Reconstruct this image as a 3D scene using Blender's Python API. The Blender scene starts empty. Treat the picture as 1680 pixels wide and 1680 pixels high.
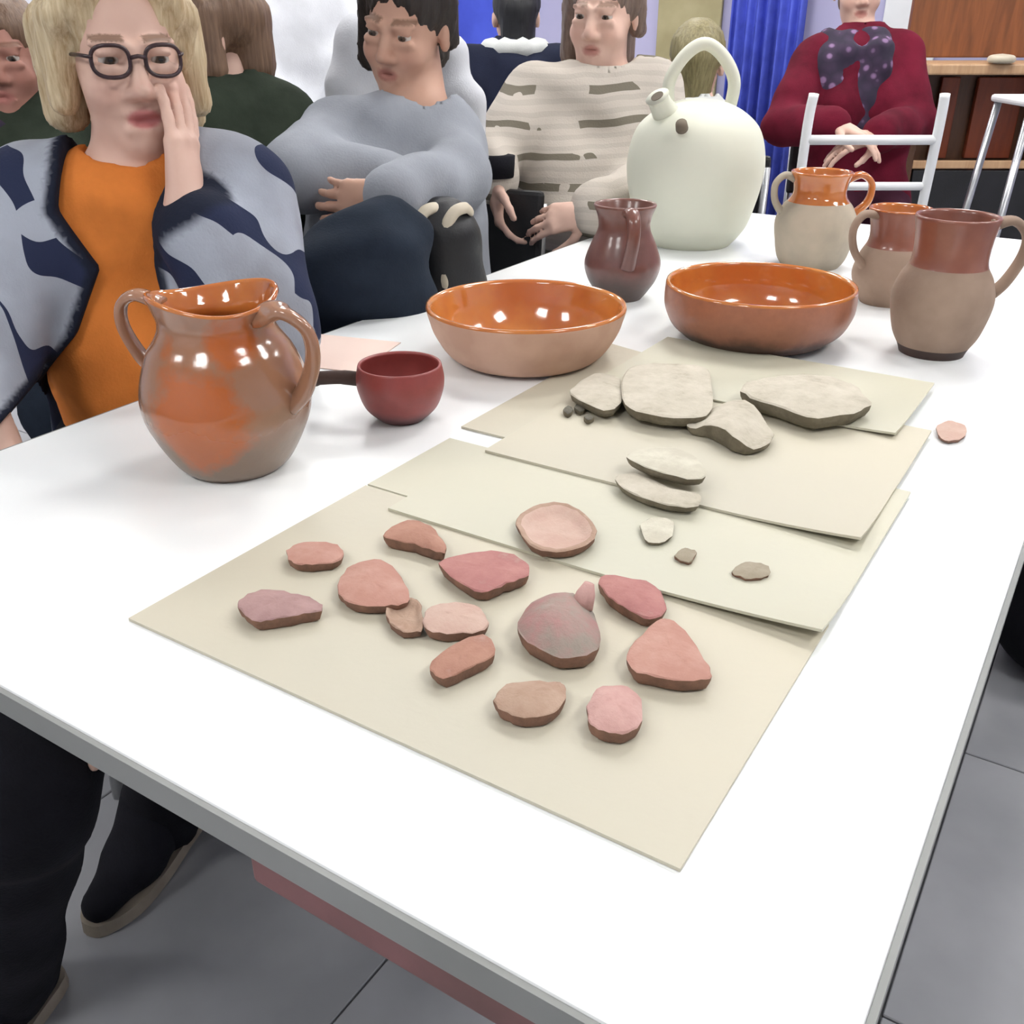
import bpy, bmesh, math, random
import numpy as np
from mathutils import Vector, Matrix, Euler

SC = bpy.context.scene
COL = SC.collection
rnd = random.Random(7)

# ------------------------------------------------------------------ camera
FOC = 1575.0; HALF = 840.0
PITCH = math.radians(27.1585); YAW = math.radians(32.3912)
TABLE_Z = 0.74
CAM = np.array([0.0, 0.0, TABLE_Z + 0.42])
RIGHT = np.array([math.cos(YAW), math.sin(YAW), 0.0])
AHEAD = np.array([-math.sin(YAW), math.cos(YAW), 0.0])
UP = np.array([0.0, 0.0, 1.0])
FWD = AHEAD * math.cos(PITCH) - UP * math.sin(PITCH)
CUP = AHEAD * math.sin(PITCH) + UP * math.cos(PITCH)
cam_data = bpy.data.cameras.new('camera')
cam_data.sensor_width = 36.0
cam_data.lens = 36.0 * FOC / 1680.0
cam_data.clip_start = 0.02
cam_data.clip_end = 60
cam = bpy.data.objects.new('camera', cam_data)
M3 = Matrix(((RIGHT[0], CUP[0], -FWD[0]), (RIGHT[1], CUP[1], -FWD[1]), (RIGHT[2], CUP[2], -FWD[2])))
cam.matrix_world = Matrix.Translation(Vector(CAM)) @ M3.to_4x4()
COL.objects.link(cam)
SC.camera = cam

# ------------------------------------------------------------------ world, exposure
SC.view_settings.view_transform = 'Standard'
SC.view_settings.look = 'None'
SC.view_settings.gamma = 1.0
SC.view_settings.use_curve_mapping = False
SC.view_settings.exposure = 0.12
world = bpy.data.worlds.new('world'); SC.world = world
world.use_nodes = True
world.node_tree.nodes['Background'].inputs[0].default_value = (0.9, 0.95, 1.0, 1)
world.node_tree.nodes['Background'].inputs[1].default_value = 0.35
LAMP_STRENGTH = 24.0       # the ceiling panels' own light
ROOM = dict(x0=-5.2, x1=3.2, y0=-2.6, y1=6.1, z1=2.85)


def vp(px, py, depth):
    """the world point that stands `depth` metres along the view axis behind a photo position"""
    return CAM + depth * (FWD + RIGHT * (px - HALF) / FOC - CUP * (py - HALF) / FOC)


def on_plane(px, py, z):
    d = FWD + RIGHT * (px - HALF) / FOC - CUP * (py - HALF) / FOC
    return CAM + d * (z - CAM[2]) / d[2]


# ------------------------------------------------------------------ materials
def srgb(r, g, b):
    f = lambda c: (c / 255 / 12.92) if c / 255 <= 0.04045 else ((c / 255 + 0.055) / 1.055) ** 2.4
    return (f(r), f(g), f(b), 1.0)


class Nodes:
    def __init__(s, name):
        s.m = bpy.data.materials.new(name); s.m.use_nodes = True
        s.nt = s.m.node_tree; s.b = s.nt.nodes['Principled BSDF']

    def n(s, t, **kw):
        o = s.nt.nodes.new(t)
        for k, v in kw.items():
            setattr(o, k, v)
        return o

    def l(s, a, b): s.nt.links.new(a, b)

    def obj(s): return s.n('ShaderNodeTexCoord').outputs['Object']

    def noise(s, scale, detail=3, rough=0.5, vec=None, dist=0.0):
        o = s.n('ShaderNodeTexNoise'); o.inputs['Scale'].default_value = scale
        o.inputs['Detail'].default_value = detail; o.inputs['Roughness'].default_value = rough
        o.inputs['Distortion'].default_value = dist
        s.l(vec if vec is not None else s.obj(), o.inputs['Vector'])
        return o.outputs['Fac']

    def ramp(s, fac, stops, interp='LINEAR'):
        o = s.n('ShaderNodeValToRGB'); cr = o.color_ramp; cr.interpolation = interp
        while len(cr.elements) > 1: cr.elements.remove(cr.elements[-1])
        cr.elements[0].position = stops[0][0]; cr.elements[0].color = stops[0][1]
        for p, c in stops[1:]:
            e = cr.elements.new(p); e.color = c
        s.l(fac, o.inputs['Fac'])
        return o.outputs['Color']

    def mix(s, fac, a, b):
        o = s.n('ShaderNodeMix', data_type='RGBA')
        for v, k in ((fac, 0), (a, 6), (b, 7)):
            if hasattr(v, 'links') or hasattr(v, 'is_linked'): s.l(v, o.inputs[k])
            else: o.inputs[k].default_value = v
        return o.outputs[2]

    def math(s, op, a, b=0.0, c=0.0):
        o = s.n('ShaderNodeMath', operation=op)
        for i, v in enumerate((a, b, c)):
            if hasattr(v, 'is_linked'): s.l(v, o.inputs[i])
            else: o.inputs[i].default_value = v
        return o.outputs[0]

    def sep(s, vec):
        o = s.n('ShaderNodeSeparateXYZ'); s.l(vec, o.inputs[0]); return o.outputs

    def bump(s, h, strength=0.3, dist=0.005):
        o = s.n('ShaderNodeBump'); o.inputs['Strength'].default_value = strength
        o.inputs['Distance'].default_value = dist
        s.l(h, o.inputs['Height']); s.l(o.outputs[0], s.b.inputs['Normal'])

    def col(s, c):
        if hasattr(c, 'is_linked'): s.l(c, s.b.inputs['Base Color'])
        else: s.b.inputs['Base Color'].default_value = c

    def pr(s, **kw):
        for k, v in kw.items(): s.b.inputs[k.replace('_', ' ')].default_value = v
        return s


def mottled(name, c1, c2, scale=8, rough=0.6, bump=0.15, bscale=60, lo=0.35, hi=0.65, **pr):
    n = Nodes(name)
    n.col(n.ramp(n.noise(scale, 4), [(lo, c1), (hi, c2)]))
    n.pr(Roughness=rough, **pr)
    if bump: n.bump(n.noise(bscale, 3), bump, 0.003)
    return n.m


def fabric(name, c, var=0.8, scale=14, rough=0.95, knit=260):
    c2 = tuple(x * var for x in c[:3]) + (1,)
    n = Nodes(name)
    n.col(n.ramp(n.noise(scale, 4, 0.6), [(0.35, c), (0.68, c2)]))
    n.pr(Roughness=rough); n.b.inputs['Specular IOR Level'].default_value = 0.15
    n.bump(n.noise(knit, 2), 0.35, 0.002)
    return n.m


MAT = {}
MAT['table'] = mottled('table_laminate', srgb(244, 246, 246), srgb(238, 241, 242), 3, 0.32, 0, 60)
MAT['edge'] = mottled('edge_band_grey', srgb(146, 148, 146), srgb(134, 136, 134), 6, 0.5, 0.05)
MAT['apron'] = mottled('red_brown_wood', srgb(132, 92, 92), srgb(112, 82, 80), 12, 0.6, 0.1)
MAT['chrome'] = mottled('brushed_steel', srgb(190, 192, 194), srgb(168, 170, 174), 20, 0.3, 0, Metallic=0.85)
MAT['black'] = mottled('black_vinyl', srgb(24, 24, 29), srgb(16, 17, 20), 10, 0.5, 0.2, 220)
MAT['darkmetal'] = mottled('dark_metal', srgb(60, 60, 62), srgb(48, 48, 50), 10, 0.45, 0)
MAT['white'] = mottled('white_paint', srgb(240, 241, 243), srgb(228, 230, 233), 3, 0.6, 0.05)
MAT['wall'] = mottled('wall_paint', srgb(226, 227, 232), srgb(216, 218, 225), 1.5, 0.8, 0.06, 90)
MAT['lilac'] = mottled('lilac_wall_paint', srgb(188, 184, 216), srgb(176, 174, 208), 1.5, 0.8, 0.06, 90)
MAT['ceiling'] = mottled('ceiling_tile', srgb(240, 240, 238), srgb(228, 228, 226), 40, 0.9, 0.2, 150)
MAT['tile'] = mottled('grey_floor_tile', srgb(160, 161, 165), srgb(147, 148, 152), 5, 0.42, 0.05, 30)
MAT['grout'] = mottled('grey_grout', srgb(96, 97, 99), srgb(84, 85, 88), 30, 0.9, 0.1)
MAT['blue'] = mottled('blue_curtain_cloth', srgb(90, 106, 218), srgb(76, 90, 194), 9, 0.9, 0.2, 200)
MAT['board'] = mottled('blue_board', srgb(78, 98, 224), srgb(66, 84, 205), 4, 0.7, 0.05)
MAT['khaki'] = mottled('khaki_board', srgb(176, 166, 128), srgb(160, 150, 112), 5, 0.8, 0.1)
MAT['wood'] = None


def wood(name, c1, c2, scale=3.0):
    n = Nodes(name)
    mp = n.n('ShaderNodeMapping'); mp.inputs['Scale'].default_value = (1, 1, 0.12)
    n.l(n.obj(), mp.inputs[0])
    n.col(n.ramp(n.noise(scale * 9, 5, 0.6, mp.outputs[0], 0.8), [(0.3, c1), (0.7, c2)]))
    n.pr(Roughness=0.42)
    return n.m


MAT['wood'] = wood('orange_brown_wood', srgb(140, 84, 46), srgb(106, 62, 34))
MAT['wood2'] = wood('pale_brown_wood', srgb(196, 160, 124), srgb(170, 132, 96))
MAT['wood3'] = wood('dark_brown_wood', srgb(96, 62, 40), srgb(70, 44, 28))
MAT['redwood'] = wood('red_brown_door_wood', srgb(140, 66, 36), srgb(116, 50, 28))


def glaze(name, top, mid, low, z_mid, z_top, rough=0.16, noise_amt=0.03, coat=0.6, speck=None, spec_scale=70):
    """fired clay: colour changes with height, border of the glaze broken by noise"""
    n = Nodes(name)
    z = n.sep(n.obj())[2]
    nz = n.math('MULTIPLY', n.math('SUBTRACT', n.noise(16, 4, 0.6), 0.5), noise_amt * 2)
    zz = n.math('ADD', z, nz)
    f = n.math('DIVIDE', zz, z_top)
    m = z_mid / z_top
    c = n.ramp(f, [(0.0, low), (max(m - 0.12, 0.01), low), (min(m + 0.1, 0.9), mid), (1.0, top)])
    c = n.mix(n.math('MULTIPLY', n.noise(spec_scale, 3, 0.7), 0.35), c, speck or tuple(x * 0.45 for x in low[:3]) + (1,))
    n.col(c)
    rr = n.ramp(f, [(max(m - 0.1, 0.0), (0.62,) * 3 + (1,)), (min(m + 0.1, 0.95), (rough,) * 3 + (1,))])
    n.l(rr, n.b.inputs['Roughness'])
    n.pr(Coat_Weight=coat, Coat_Roughness=0.12)
    n.bump(n.noise(45, 3), 0.12, 0.004)
    return n.m


# ------------------------------------------------------------------ object helpers
def link(name, mesh, mat=None, parent=None):
    o = bpy.data.objects.new(name, mesh)
    COL.objects.link(o)
    if mat is not None:
        for mm in (mat if isinstance(mat, (list, tuple)) else [mat]): o.data.materials.append(mm)
    if parent is not None: o.parent = parent
    return o


def tag(o, label=None, cat=None, group=None, kind=None):
    if label: o['label'] = label
    if cat: o['category'] = cat
    if group: o['group'] = group
    if kind: o['kind'] = kind
    return o


def empty(name, loc=(0, 0, 0), rz=0.0):
    o = bpy.data.objects.new(name, None)
    o.empty_display_size = 0.05
    o.location = loc; o.rotation_euler = (0, 0, rz)
    COL.objects.link(o)
    return o


def finish(bm, name, mat, parent=None, smooth=False, loc=None):
    bmesh.ops.recalc_face_normals(bm, faces=bm.faces)
    me = bpy.data.meshes.new(name); bm.to_mesh(me); bm.free()
    if smooth:
        for p in me.polygons: p.use_smooth = True
    o = link(name, me, mat, parent)
    if loc is not None: o.location = loc
    return o


def box_bm(bm, c, s, bev=0.0, rot=None, seg=2):
    r = bmesh.ops.create_cube(bm, size=1.0)
    vs = r['verts']
    M = Matrix.Translation(Vector(c)) @ (rot.to_4x4() if rot is not None else Matrix.Identity(4)) @ Matrix.Diagonal((s[0], s[1], s[2], 1))
    bmesh.ops.transform(bm, matrix=M, verts=vs)
    if bev:
        es = list({e for v in vs for e in v.link_edges})
        bmesh.ops.bevel(bm, geom=es, offset=bev, segments=seg, profile=0.5, affect='EDGES')


def box(name, c, s, mat, parent=None, bev=0.0, rot=None):
    bm = bmesh.new(); box_bm(bm, c, s, bev, rot)
    return finish(bm, name, mat, parent)


def catmull(pts, n=8, closed=False):
    P = [np.array(p, float) for p in pts]; out = []
    m = len(P)
    rng = range(m if closed else m - 1)
    for i in rng:
        if closed: a, b, c, d = P[(i - 1) % m], P[i], P[(i + 1) % m], P[(i + 2) % m]
        else: a, b, c, d = P[max(i - 1, 0)], P[i], P[i + 1], P[min(i + 2, m - 1)]
        for k in range(n):
            t = k / n
            out.append(0.5 * ((2 * b) + (-a + c) * t + (2 * a - 5 * b + 4 * c - d) * t * t + (-a + 3 * b - 3 * c + d) * t ** 3))
    if not closed: out.append(P[-1])
    return out


def tube_bm(bm, pts, r, seg=10, closed=False, flat=1.0, wide=None):
    """sweep a round or flattened section; r may be a list; wide fixes the direction of the long side"""
    P = [np.array(p, float) for p in pts]; m = len(P)
    rs = r if isinstance(r, (list, tuple)) else [r] * m
    rings = []; ref = None
    for i in range(m):
        if closed: t = P[(i + 1) % m] - P[(i - 1) % m]
        else: t = P[min(i + 1, m - 1)] - P[max(i - 1, 0)]
        t = t / (np.linalg.norm(t) + 1e-12)
        if wide is not None: u = np.array(wide, float)
        elif ref is None: u = np.array([0, 0, 1.0]) if abs(t[2]) < 0.9 else np.array([1.0, 0, 0])
        else: u = ref
        u = u - t * np.dot(u, t); u /= (np.linalg.norm(u) + 1e-12); ref = u
        v = np.cross(t, u)
        rings.append([bm.verts.new(P[i] + rs[i] * (u * math.cos(a) + v * flat * math.sin(a)))
                      for a in [2 * math.pi * k / seg for k in range(seg)]])
    for i in range(m if closed else m - 1):
        A, B = rings[i], rings[(i + 1) % m]
        for k in range(seg): bm.faces.new((A[k], A[(k + 1) % seg], B[(k + 1) % seg], B[k]))
    if not closed:
        bm.faces.new(list(reversed(rings[0]))); bm.faces.new(rings[-1])


def tube(name, pts, r, mat, parent=None, seg=10, closed=False, flat=1.0, wide=None, smooth=True):
    bm = bmesh.new(); tube_bm(bm, pts, r, seg, closed, flat, wide)
    return finish(bm, name, mat, parent, smooth)


def lathe(name, prof, mats, parent=None, seg=56, mat_of=None, wobble=0.0, fn=None):
    """revolve (r, z) points; the first and last on the axis are capped; mat_of gives the material of each band"""
    bm = bmesh.new(); rings = []
    for (r, z) in prof:
        if r < 1e-5: rings.append([bm.verts.new((0, 0, z))])
        else:
            ring = []
            for k in range(seg):
                a = 2 * math.pi * k / seg
                rr = r * (1 + wobble * math.sin(2 * a + 1.3 + z * 9) + wobble * 0.6 * math.sin(3 * a + z * 21))
                p = np.array([rr * math.cos(a), rr * math.sin(a), z])
                if fn: p = fn(p, a)
                ring.append(bm.verts.new(p))
            rings.append(ring)
    for i in range(len(rings) - 1):
        A, B = rings[i], rings[i + 1]
        mi = mat_of[i] if mat_of else 0
        for k in range(seg):
            k2 = (k + 1) % seg
            if len(A) == 1 and len(B) == 1: continue
            if len(A) == 1: f = bm.faces.new((A[0], B[k2], B[k]))
            elif len(B) == 1: f = bm.faces.new((A[k], A[k2], B[0]))
            else: f = bm.faces.new((A[k], A[k2], B[k2], B[k]))
            f.material_index = mi
    bmesh.ops.recalc_face_normals(bm, faces=bm.faces)
    me = bpy.data.meshes.new(name); bm.to_mesh(me); bm.free()
    for p in me.polygons: p.use_smooth = True
    return link(name, me, mats, parent)


# ------------------------------------------------------------------ organic modelling: signed distance volumes + surface nets
def axis_grid(lo, hi, fine, h_fine, h):
    xs = [lo]
    while xs[-1] < hi:
        x = xs[-1]; step = h
        for a, b in fine:
            if a <= x <= b: step = h_fine
            elif x < a < x + h: step = max(a - x, h_fine * 0.6)
        xs.append(x + step)
    return np.array(xs)


def smin(a, b, k):
    if k <= 0: return np.minimum(a, b)
    h = np.clip(0.5 + 0.5 * (b - a) / k, 0, 1)
    return b + (a - b) * h - k * h * (1 - h)


class Vol:
    def __init__(s, lo, hi, h, fine=((), (), ()), h_fine=0.004):
        s.ax = [axis_grid(lo[i], hi[i], fine[i], h_fine, h) for i in range(3)]
        s.f = np.full([len(a) for a in s.ax], 0.25, np.float32)

    def _win(s, lo, hi):
        sl = []
        for i in range(3):
            a = np.searchsorted(s.ax[i], lo[i]); b = np.searchsorted(s.ax[i], hi[i])
            sl.append(slice(a, max(b, a)))
        return tuple(sl)

    def apply(s, lo, hi, dist, k, sub=False, marg=0.05):
        m = marg + k
        w = s._win(np.array(lo) - m, np.array(hi) + m)
        sub_f = s.f[w]
        if sub_f.size == 0: return
        X = s.ax[0][w[0]][:, None, None]; Y = s.ax[1][w[1]][None, :, None]; Z = s.ax[2][w[2]][None, None, :]
        d = dist(X, Y, Z)
        if sub: s.f[w] = -smin(-sub_f, d, k)
        else: s.f[w] = smin(sub_f, d, k)

    def cap(s, a, b, ra, rb=None, k=0.02, sub=False):
        a = np.array(a, float); b = np.array(b, float); rb = ra if rb is None else rb
        ba = b - a; L2 = max(ba.dot(ba), 1e-10); R = max(ra, rb)

        def dist(X, Y, Z):
            h = np.clip(((X - a[0]) * ba[0] + (Y - a[1]) * ba[1] + (Z - a[2]) * ba[2]) / L2, 0, 1)
            return np.sqrt((X - a[0] - ba[0] * h) ** 2 + (Y - a[1] - ba[1] * h) ** 2 + (Z - a[2] - ba[2] * h) ** 2) - (ra + (rb - ra) * h)
        s.apply(np.minimum(a, b) - R, np.maximum(a, b) + R, dist, k, sub)

    def ell(s, c, r, A=None, k=0.02, sub=False):
        c = np.array(c, float); r = np.array(r, float); R = r.max()
        A = np.eye(3) if A is None else A          # rows: local axes in world

        def dist(X, Y, Z):
            x, y, z = X - c[0], Y - c[1], Z - c[2]
            q = [(A[i][0] * x + A[i][1] * y + A[i][2] * z) for i in range(3)]
            k0 = np.sqrt(sum((q[i] / r[i]) ** 2 for i in range(3)))
            k1 = np.sqrt(sum((q[i] / r[i] ** 2) ** 2 for i in range(3))) + 1e-9
            return k0 * (k0 - 1.0) / k1
        s.apply(c - R, c + R, dist, k, sub)

    def field(s, fn):
        X = s.ax[0][:, None, None]; Y = s.ax[1][None, :, None]; Z = s.ax[2][None, None, :]
        s.f = fn(s.f, X, Y, Z).astype(np.float32)

    def mesh(s, name):
        f = s.f; f[0] = f[-1] = 0.2; f[:, 0] = f[:, -1] = 0.2; f[:, :, 0] = f[:, :, -1] = 0.2
        ins = f < 0
        n = np.array(f.shape) - 1
        cnt = np.zeros(n, np.int8)
        corners = [(i, j, k) for i in (0, 1) for j in (0, 1) for k in (0, 1)]
        for i, j, k in corners: cnt += ins[i:n[0] + i, j:n[1] + j, k:n[2] + k]
        idx = np.argwhere((cnt > 0) & (cnt < 8))
        acc = np.zeros((len(idx), 3)); num = np.zeros(len(idx))
        val = {c: f[idx[:, 0] + c[0], idx[:, 1] + c[1], idx[:, 2] + c[2]] for c in corners}
        for c in corners:
            for a in range(3):
                if c[a] == 1: continue
                e = list(c); e[a] = 1; e = tuple(e)
                v0, v1 = val[c], val[e]
                x = (v0 < 0) != (v1 < 0)
                t = np.where(x, v0 / np.where(v0 - v1 == 0, 1, v0 - v1), 0)
                p = np.tile(np.array(c, float), (len(idx), 1)); p[:, a] += t
                acc += p * x[:, None]; num += x
        g = idx + acc / num[:, None]
        V = np.stack([np.interp(g[:, i], np.arange(len(s.ax[i])), s.ax[i]) for i in range(3)], 1)
        vid = np.full(n, -1, np.int64); vid[idx[:, 0], idx[:, 1], idx[:, 2]] = np.arange(len(idx))
        quads = []
        for a in range(3):
            b, c = (a + 1) % 3, (a + 2) % 3
            lo = [slice(1, -1)] * 3; lo[a] = slice(0, -1)
            hi = [slice(1, -1)] * 3; hi[a] = slice(1, None)
            A, B = ins[tuple(lo)], ins[tuple(hi)]
            e = np.argwhere(A != B)
            flip = A[e[:, 0], e[:, 1], e[:, 2]]
            e = e + 1; e[:, a] -= 1

            def at(db, dc):
                q = e.copy(); q[:, b] -= db; q[:, c] -= dc
                return vid[q[:, 0], q[:, 1], q[:, 2]]
            q = np.stack([at(1, 1), at(0, 1), at(0, 0), at(1, 0)], 1)
            q[~flip] = q[~flip][:, ::-1]
            quads.append(q)
        Q = np.concatenate(quads)
        Q = Q[(Q >= 0).all(1)]
        me = bpy.data.meshes.new(name)
        me.vertices.add(len(V)); me.vertices.foreach_set('co', V.astype(np.float32).ravel())
        me.loops.add(len(Q) * 4); me.loops.foreach_set('vertex_index', Q.astype(np.int32).ravel())
        me.polygons.add(len(Q)); me.polygons.foreach_set('loop_start', np.arange(0, len(Q) * 4, 4, dtype=np.int32))
        me.update(calc_edges=True)
        me.polygons.foreach_set('use_smooth', np.ones(len(Q), bool))
        me.validate()
        return me, V


def unit(v):
    v = np.array(v, float); return v / (np.linalg.norm(v) + 1e-12)


def shift(me, V, base):
    co = (V - np.array(base)).astype(np.float32)
    me.vertices.foreach_set('co', co.ravel()); me.update()
    return co


def paint(me, C):
    at = me.color_attributes.new('Col', 'FLOAT_COLOR', 'POINT')
    if C.shape[1] == 3: C = np.concatenate([C, np.ones((len(C), 1))], 1)
    at.data.foreach_set('color', C.astype(np.float32).ravel())


def painted_mat(name, rough=0.5, sub=0.0, bump=0.1, bscale=200):
    n = Nodes(name)
    a = n.n('ShaderNodeVertexColor', layer_name='Col')
    c = n.mix(n.math('MULTIPLY', n.noise(40, 3), 0.18), a.outputs[0], (0.35, 0.12, 0.08, 1))
    n.col(c); n.pr(Roughness=rough)
    n.b.inputs['Subsurface Weight'].default_value = sub
    n.b.inputs['Subsurface Scale'].default_value = 0.01
    n.b.inputs['Specular IOR Level'].default_value = 0.35
    n.bump(n.noise(bscale, 2), bump, 0.001)
    return n.m


MAT['skin'] = painted_mat('skin', 0.5)
en = Nodes('eye_surface'); en.col(en.n('ShaderNodeVertexColor', layer_name='Col').outputs[0]); en.pr(Roughness=0.08)
MAT['eye'] = en.m

# ------------------------------------------------------------------ room shell
R_ = ROOM
floor = box('floor', ((R_['x0'] + R_['x1']) / 2, (R_['y0'] + R_['y1']) / 2, -0.03), (R_['x1'] - R_['x0'] + .2, R_['y1'] - R_['y0'] + .2, 0.05), MAT['grout'])
tag(floor, kind='structure')
bm = bmesh.new(); box_bm(bm, (0, 0, 0), (0.597, 0.597, 0.006), 0.0015, seg=1)
tile_me = bpy.data.meshes.new('tile'); bm.to_mesh(tile_me); bm.free(); tile_me.materials.append(MAT['tile'])
for i in range(-8, 7):
    for j in range(-6, 9):
        cx, cy = -0.33 + 0.6 * i, 0.65 + 0.6 * j
        if R_['x0'] + .3 < cx < R_['x1'] - .3 and R_['y0'] + .3 < cy < R_['y1'] - .3:
            t = link('tile', tile_me, None, floor); t.location = (cx, cy, -0.003)


def wall(name, c, s, m):
    return tag(box(name, c, s, m), kind='structure')


xm, ym = (R_['x0'] + R_['x1']) / 2, (R_['y0'] + R_['y1']) / 2
wl, wd, hz = R_['x1'] - R_['x0'], R_['y1'] - R_['y0'], R_['z1']
wall('wall_left', (R_['x0'] - .05, ym, hz / 2), (.1, wd + .2, hz), MAT['wall'])
wall('wall_right', (R_['x1'] + .05, ym, hz / 2), (.1, wd + .2, hz), MAT['wall'])
wall('wall_back', (xm, R_['y1'] + .05, hz / 2), (wl, .1, hz), MAT['lilac'])
wall('wall_front', (xm, R_['y0'] - .05, hz / 2), (wl, .1, hz), MAT['wall'])
ceil = wall('ceiling', (xm, ym, hz + .05), (wl, wd, .1), MAT['ceiling'])
for nm, c, s in (('baseboard_back', (xm, R_['y1'] - .01, .05), (wl, .02, .1)), ('baseboard_left', (R_['x0'] + .01, ym, .05), (.02, wd, .1))):
    wall(nm, c, s, MAT['white'])

# ceiling lamps: shallow white frames with a glowing diffuser
n = Nodes('lamp_diffuser'); n.b.inputs['Emission Color'].default_value = (1.0, 0.985, 0.96, 1)
n.b.inputs['Emission Strength'].default_value = LAMP_STRENGTH; n.col((0.9, 0.9, 0.9, 1))
MAT['diffuser'] = n.m
lamp_spots = [(-2.2, 2.4), (-2.2, 4.4), (-0.5, 2.4), (-0.5, 4.4), (1.3, 0.6), (1.3, 2.4), (1.3, 4.4), (-3.9, 4.4), (-3.9, 2.4), (-0.5, -1.2), (-2.2, -1.2)]
where = {-3.9: 'row nearest the left wall', -2.2: 'row over the seated audience', -0.5: 'row over the display table', 1.3: 'row over the aisle'}
where2 = {-1.2: 'at the front end', 0.6: 'second from the front', 2.4: 'third from the front', 4.4: 'at the back end'}
lf_me = ld_me = None
for x, y in lamp_spots:
    r = empty('ceiling_light', (x, y, hz))
    tag(r, 'square white ceiling light panel, %s, %s' % (where[x], where2[y]), 'light', 'ceiling light panels')
    if lf_me is None:
        bm = bmesh.new()
        for c, s in (((.31, 0, -.015), (.03, .65, .03)), ((-.31, 0, -.015), (.03, .65, .03)), ((0, .31, -.015), (.59, .03, .03)), ((0, -.31, -.015), (.59, .03, .03))):
            box_bm(bm, c, s)
        o = finish(bm, 'frame', MAT['white'], r); lf_me = o.data
        o = box('diffuser', (0, 0, -.012), (.59, .59, .012), MAT['diffuser'], r); ld_me = o.data
    else:
        link('frame', lf_me, None, r); link('diffuser', ld_me, None, r)

# ------------------------------------------------------------------ display table
TX0, TX1, TY0, TY1 = -0.995, -0.014, 0.268, 2.36
table = empty('display_table', ((TX0 + TX1) / 2, (TY0 + TY1) / 2, 0))
tag(table, 'long white laminate table with grey edge carrying the pottery display', 'table')
ox, oy = table.location.x, table.location.y
bm = bmesh.new(); box_bm(bm, (0, 0, TABLE_Z - .011), (TX1 - TX0 - .004, TY1 - TY0 - .004, .022), .003)
finish(bm, 'table_top', MAT['table'], table)
w, d = TX1 - TX0, TY1 - TY0
for c, s in (((0, -d / 2, TABLE_Z - .0125), (w, .004, .021)), ((0, d / 2, TABLE_Z - .0125), (w, .004, .021)),
             ((-w / 2, 0, TABLE_Z - .0125), (.004, d, .021)), ((w / 2, 0, TABLE_Z - .0125), (.004, d, .021))):
    box('edge_band', c, s, MAT['edge'], table)
box('apron', (.3175, -d / 2 + .012, TABLE_Z - .0365), (.345, .02, .028), MAT['apron'], table, .003)
box('apron', (0, d / 2 - .05, TABLE_Z - .042), (w - .14, .02, .04), MAT['darkmetal'], table, .003)
for sx in (-1, 1):
    box('side_rail', (sx * (w / 2 - .06), 0, TABLE_Z - .042), (.02, d - .14, .04), MAT['darkmetal'], table, .003)
    for sy in (-1, 1):
        box('leg', (sx * (w / 2 - .06), sy * (d / 2 - .60), (TABLE_Z - .022) / 2), (.04, .04, TABLE_Z - .022), MAT['darkmetal'], table, .004)

# ------------------------------------------------------------------ cards on the table
MAT['card'] = mottled('cream_card', srgb(199, 192, 172), srgb(192, 187, 170), 2.2, 0.55, 0.08, 120)
MAT['card2'] = mottled('pale_green_cream_card', srgb(200, 196, 176), srgb(193, 191, 173), 2.6, 0.5, 0.08, 120)
MAT['pinkpaper'] = mottled('pale_pink_paper', srgb(236, 212, 200), srgb(230, 204, 192), 5, 0.7, 0.05)


def card(name, x0, x1, y0, y1, z, m, label, rz=0.0, curl=None, th=.0026, cat='card', group='cream display cards on the table'):
    NX, NY = 18, 12
    cx, cy = (x0 + x1) / 2, (y0 + y1) / 2
    bm = bmesh.new(); L = []
    for s in (0, 1):
        G = []
        for i in range(NX + 1):
            row = []
            for j in range(NY + 1):
                u, v = i / NX, j / NY
                dz = curl(u, v) if curl else 0.0
                row.append(bm.verts.new(((u - .5) * (x1 - x0), (v - .5) * (y1 - y0), dz + s * th)))
            G.append(row)
        L.append(G)
    for i in range(NX):
        for j in range(NY):
            for s in (0, 1):
                G = L[s]; bm.faces.new((G[i][j], G[i + 1][j], G[i + 1][j + 1], G[i][j + 1]))
    for i in range(NX):
        for j in (0, NY): bm.faces.new((L[0][i][j], L[0][i + 1][j], L[1][i + 1][j], L[1][i][j]))
    for j in range(NY):
        for i in (0, NX): bm.faces.new((L[0][i][j], L[0][i][j + 1], L[1][i][j + 1], L[1][i][j]))
    o = finish(bm, name, m, None, False, (cx, cy, z))
    o.rotation_euler = (0, 0, rz)
    tag(o, label, cat, group)
    return o


TZ = TABLE_Z + .0002
e2 = lambda t: max(t, 0.0) ** 2
card('display_card', -.592, -.126, .372, .658, TZ, MAT['card'], 'cream card nearest the front table edge, under the red sherds', .0)
card('display_card', -.592, -.20, .661, .803, TZ, MAT['card2'], 'cream card showing as a strip left of the pink ring sherd', .0)
card('display_card', -.601, -.20, .838, 1.185, TZ, MAT['card'], 'cream card sticking out towards the red cup and left bowl', .0, lambda u, v: .012 * e2((v - .75) / .25) * e2((.5 - u) * 2))
card('display_card', -.537, -.124, .626, .93, TZ + .0028, MAT['card2'], 'cream card with lifted right front corner behind the triangular sherd', 0.0, lambda u, v: .011 * e2((u - .45) / .55) * e2((.35 - v) / .35))
card('display_card', -.533, -.138, .786, 1.10, TZ + .0056, MAT['card'], 'cream card in the middle carrying the grey stacked rim sherds', .004, lambda u, v: .008 * e2((u - .6) / .4) * e2((.3 - v) / .3))
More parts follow.
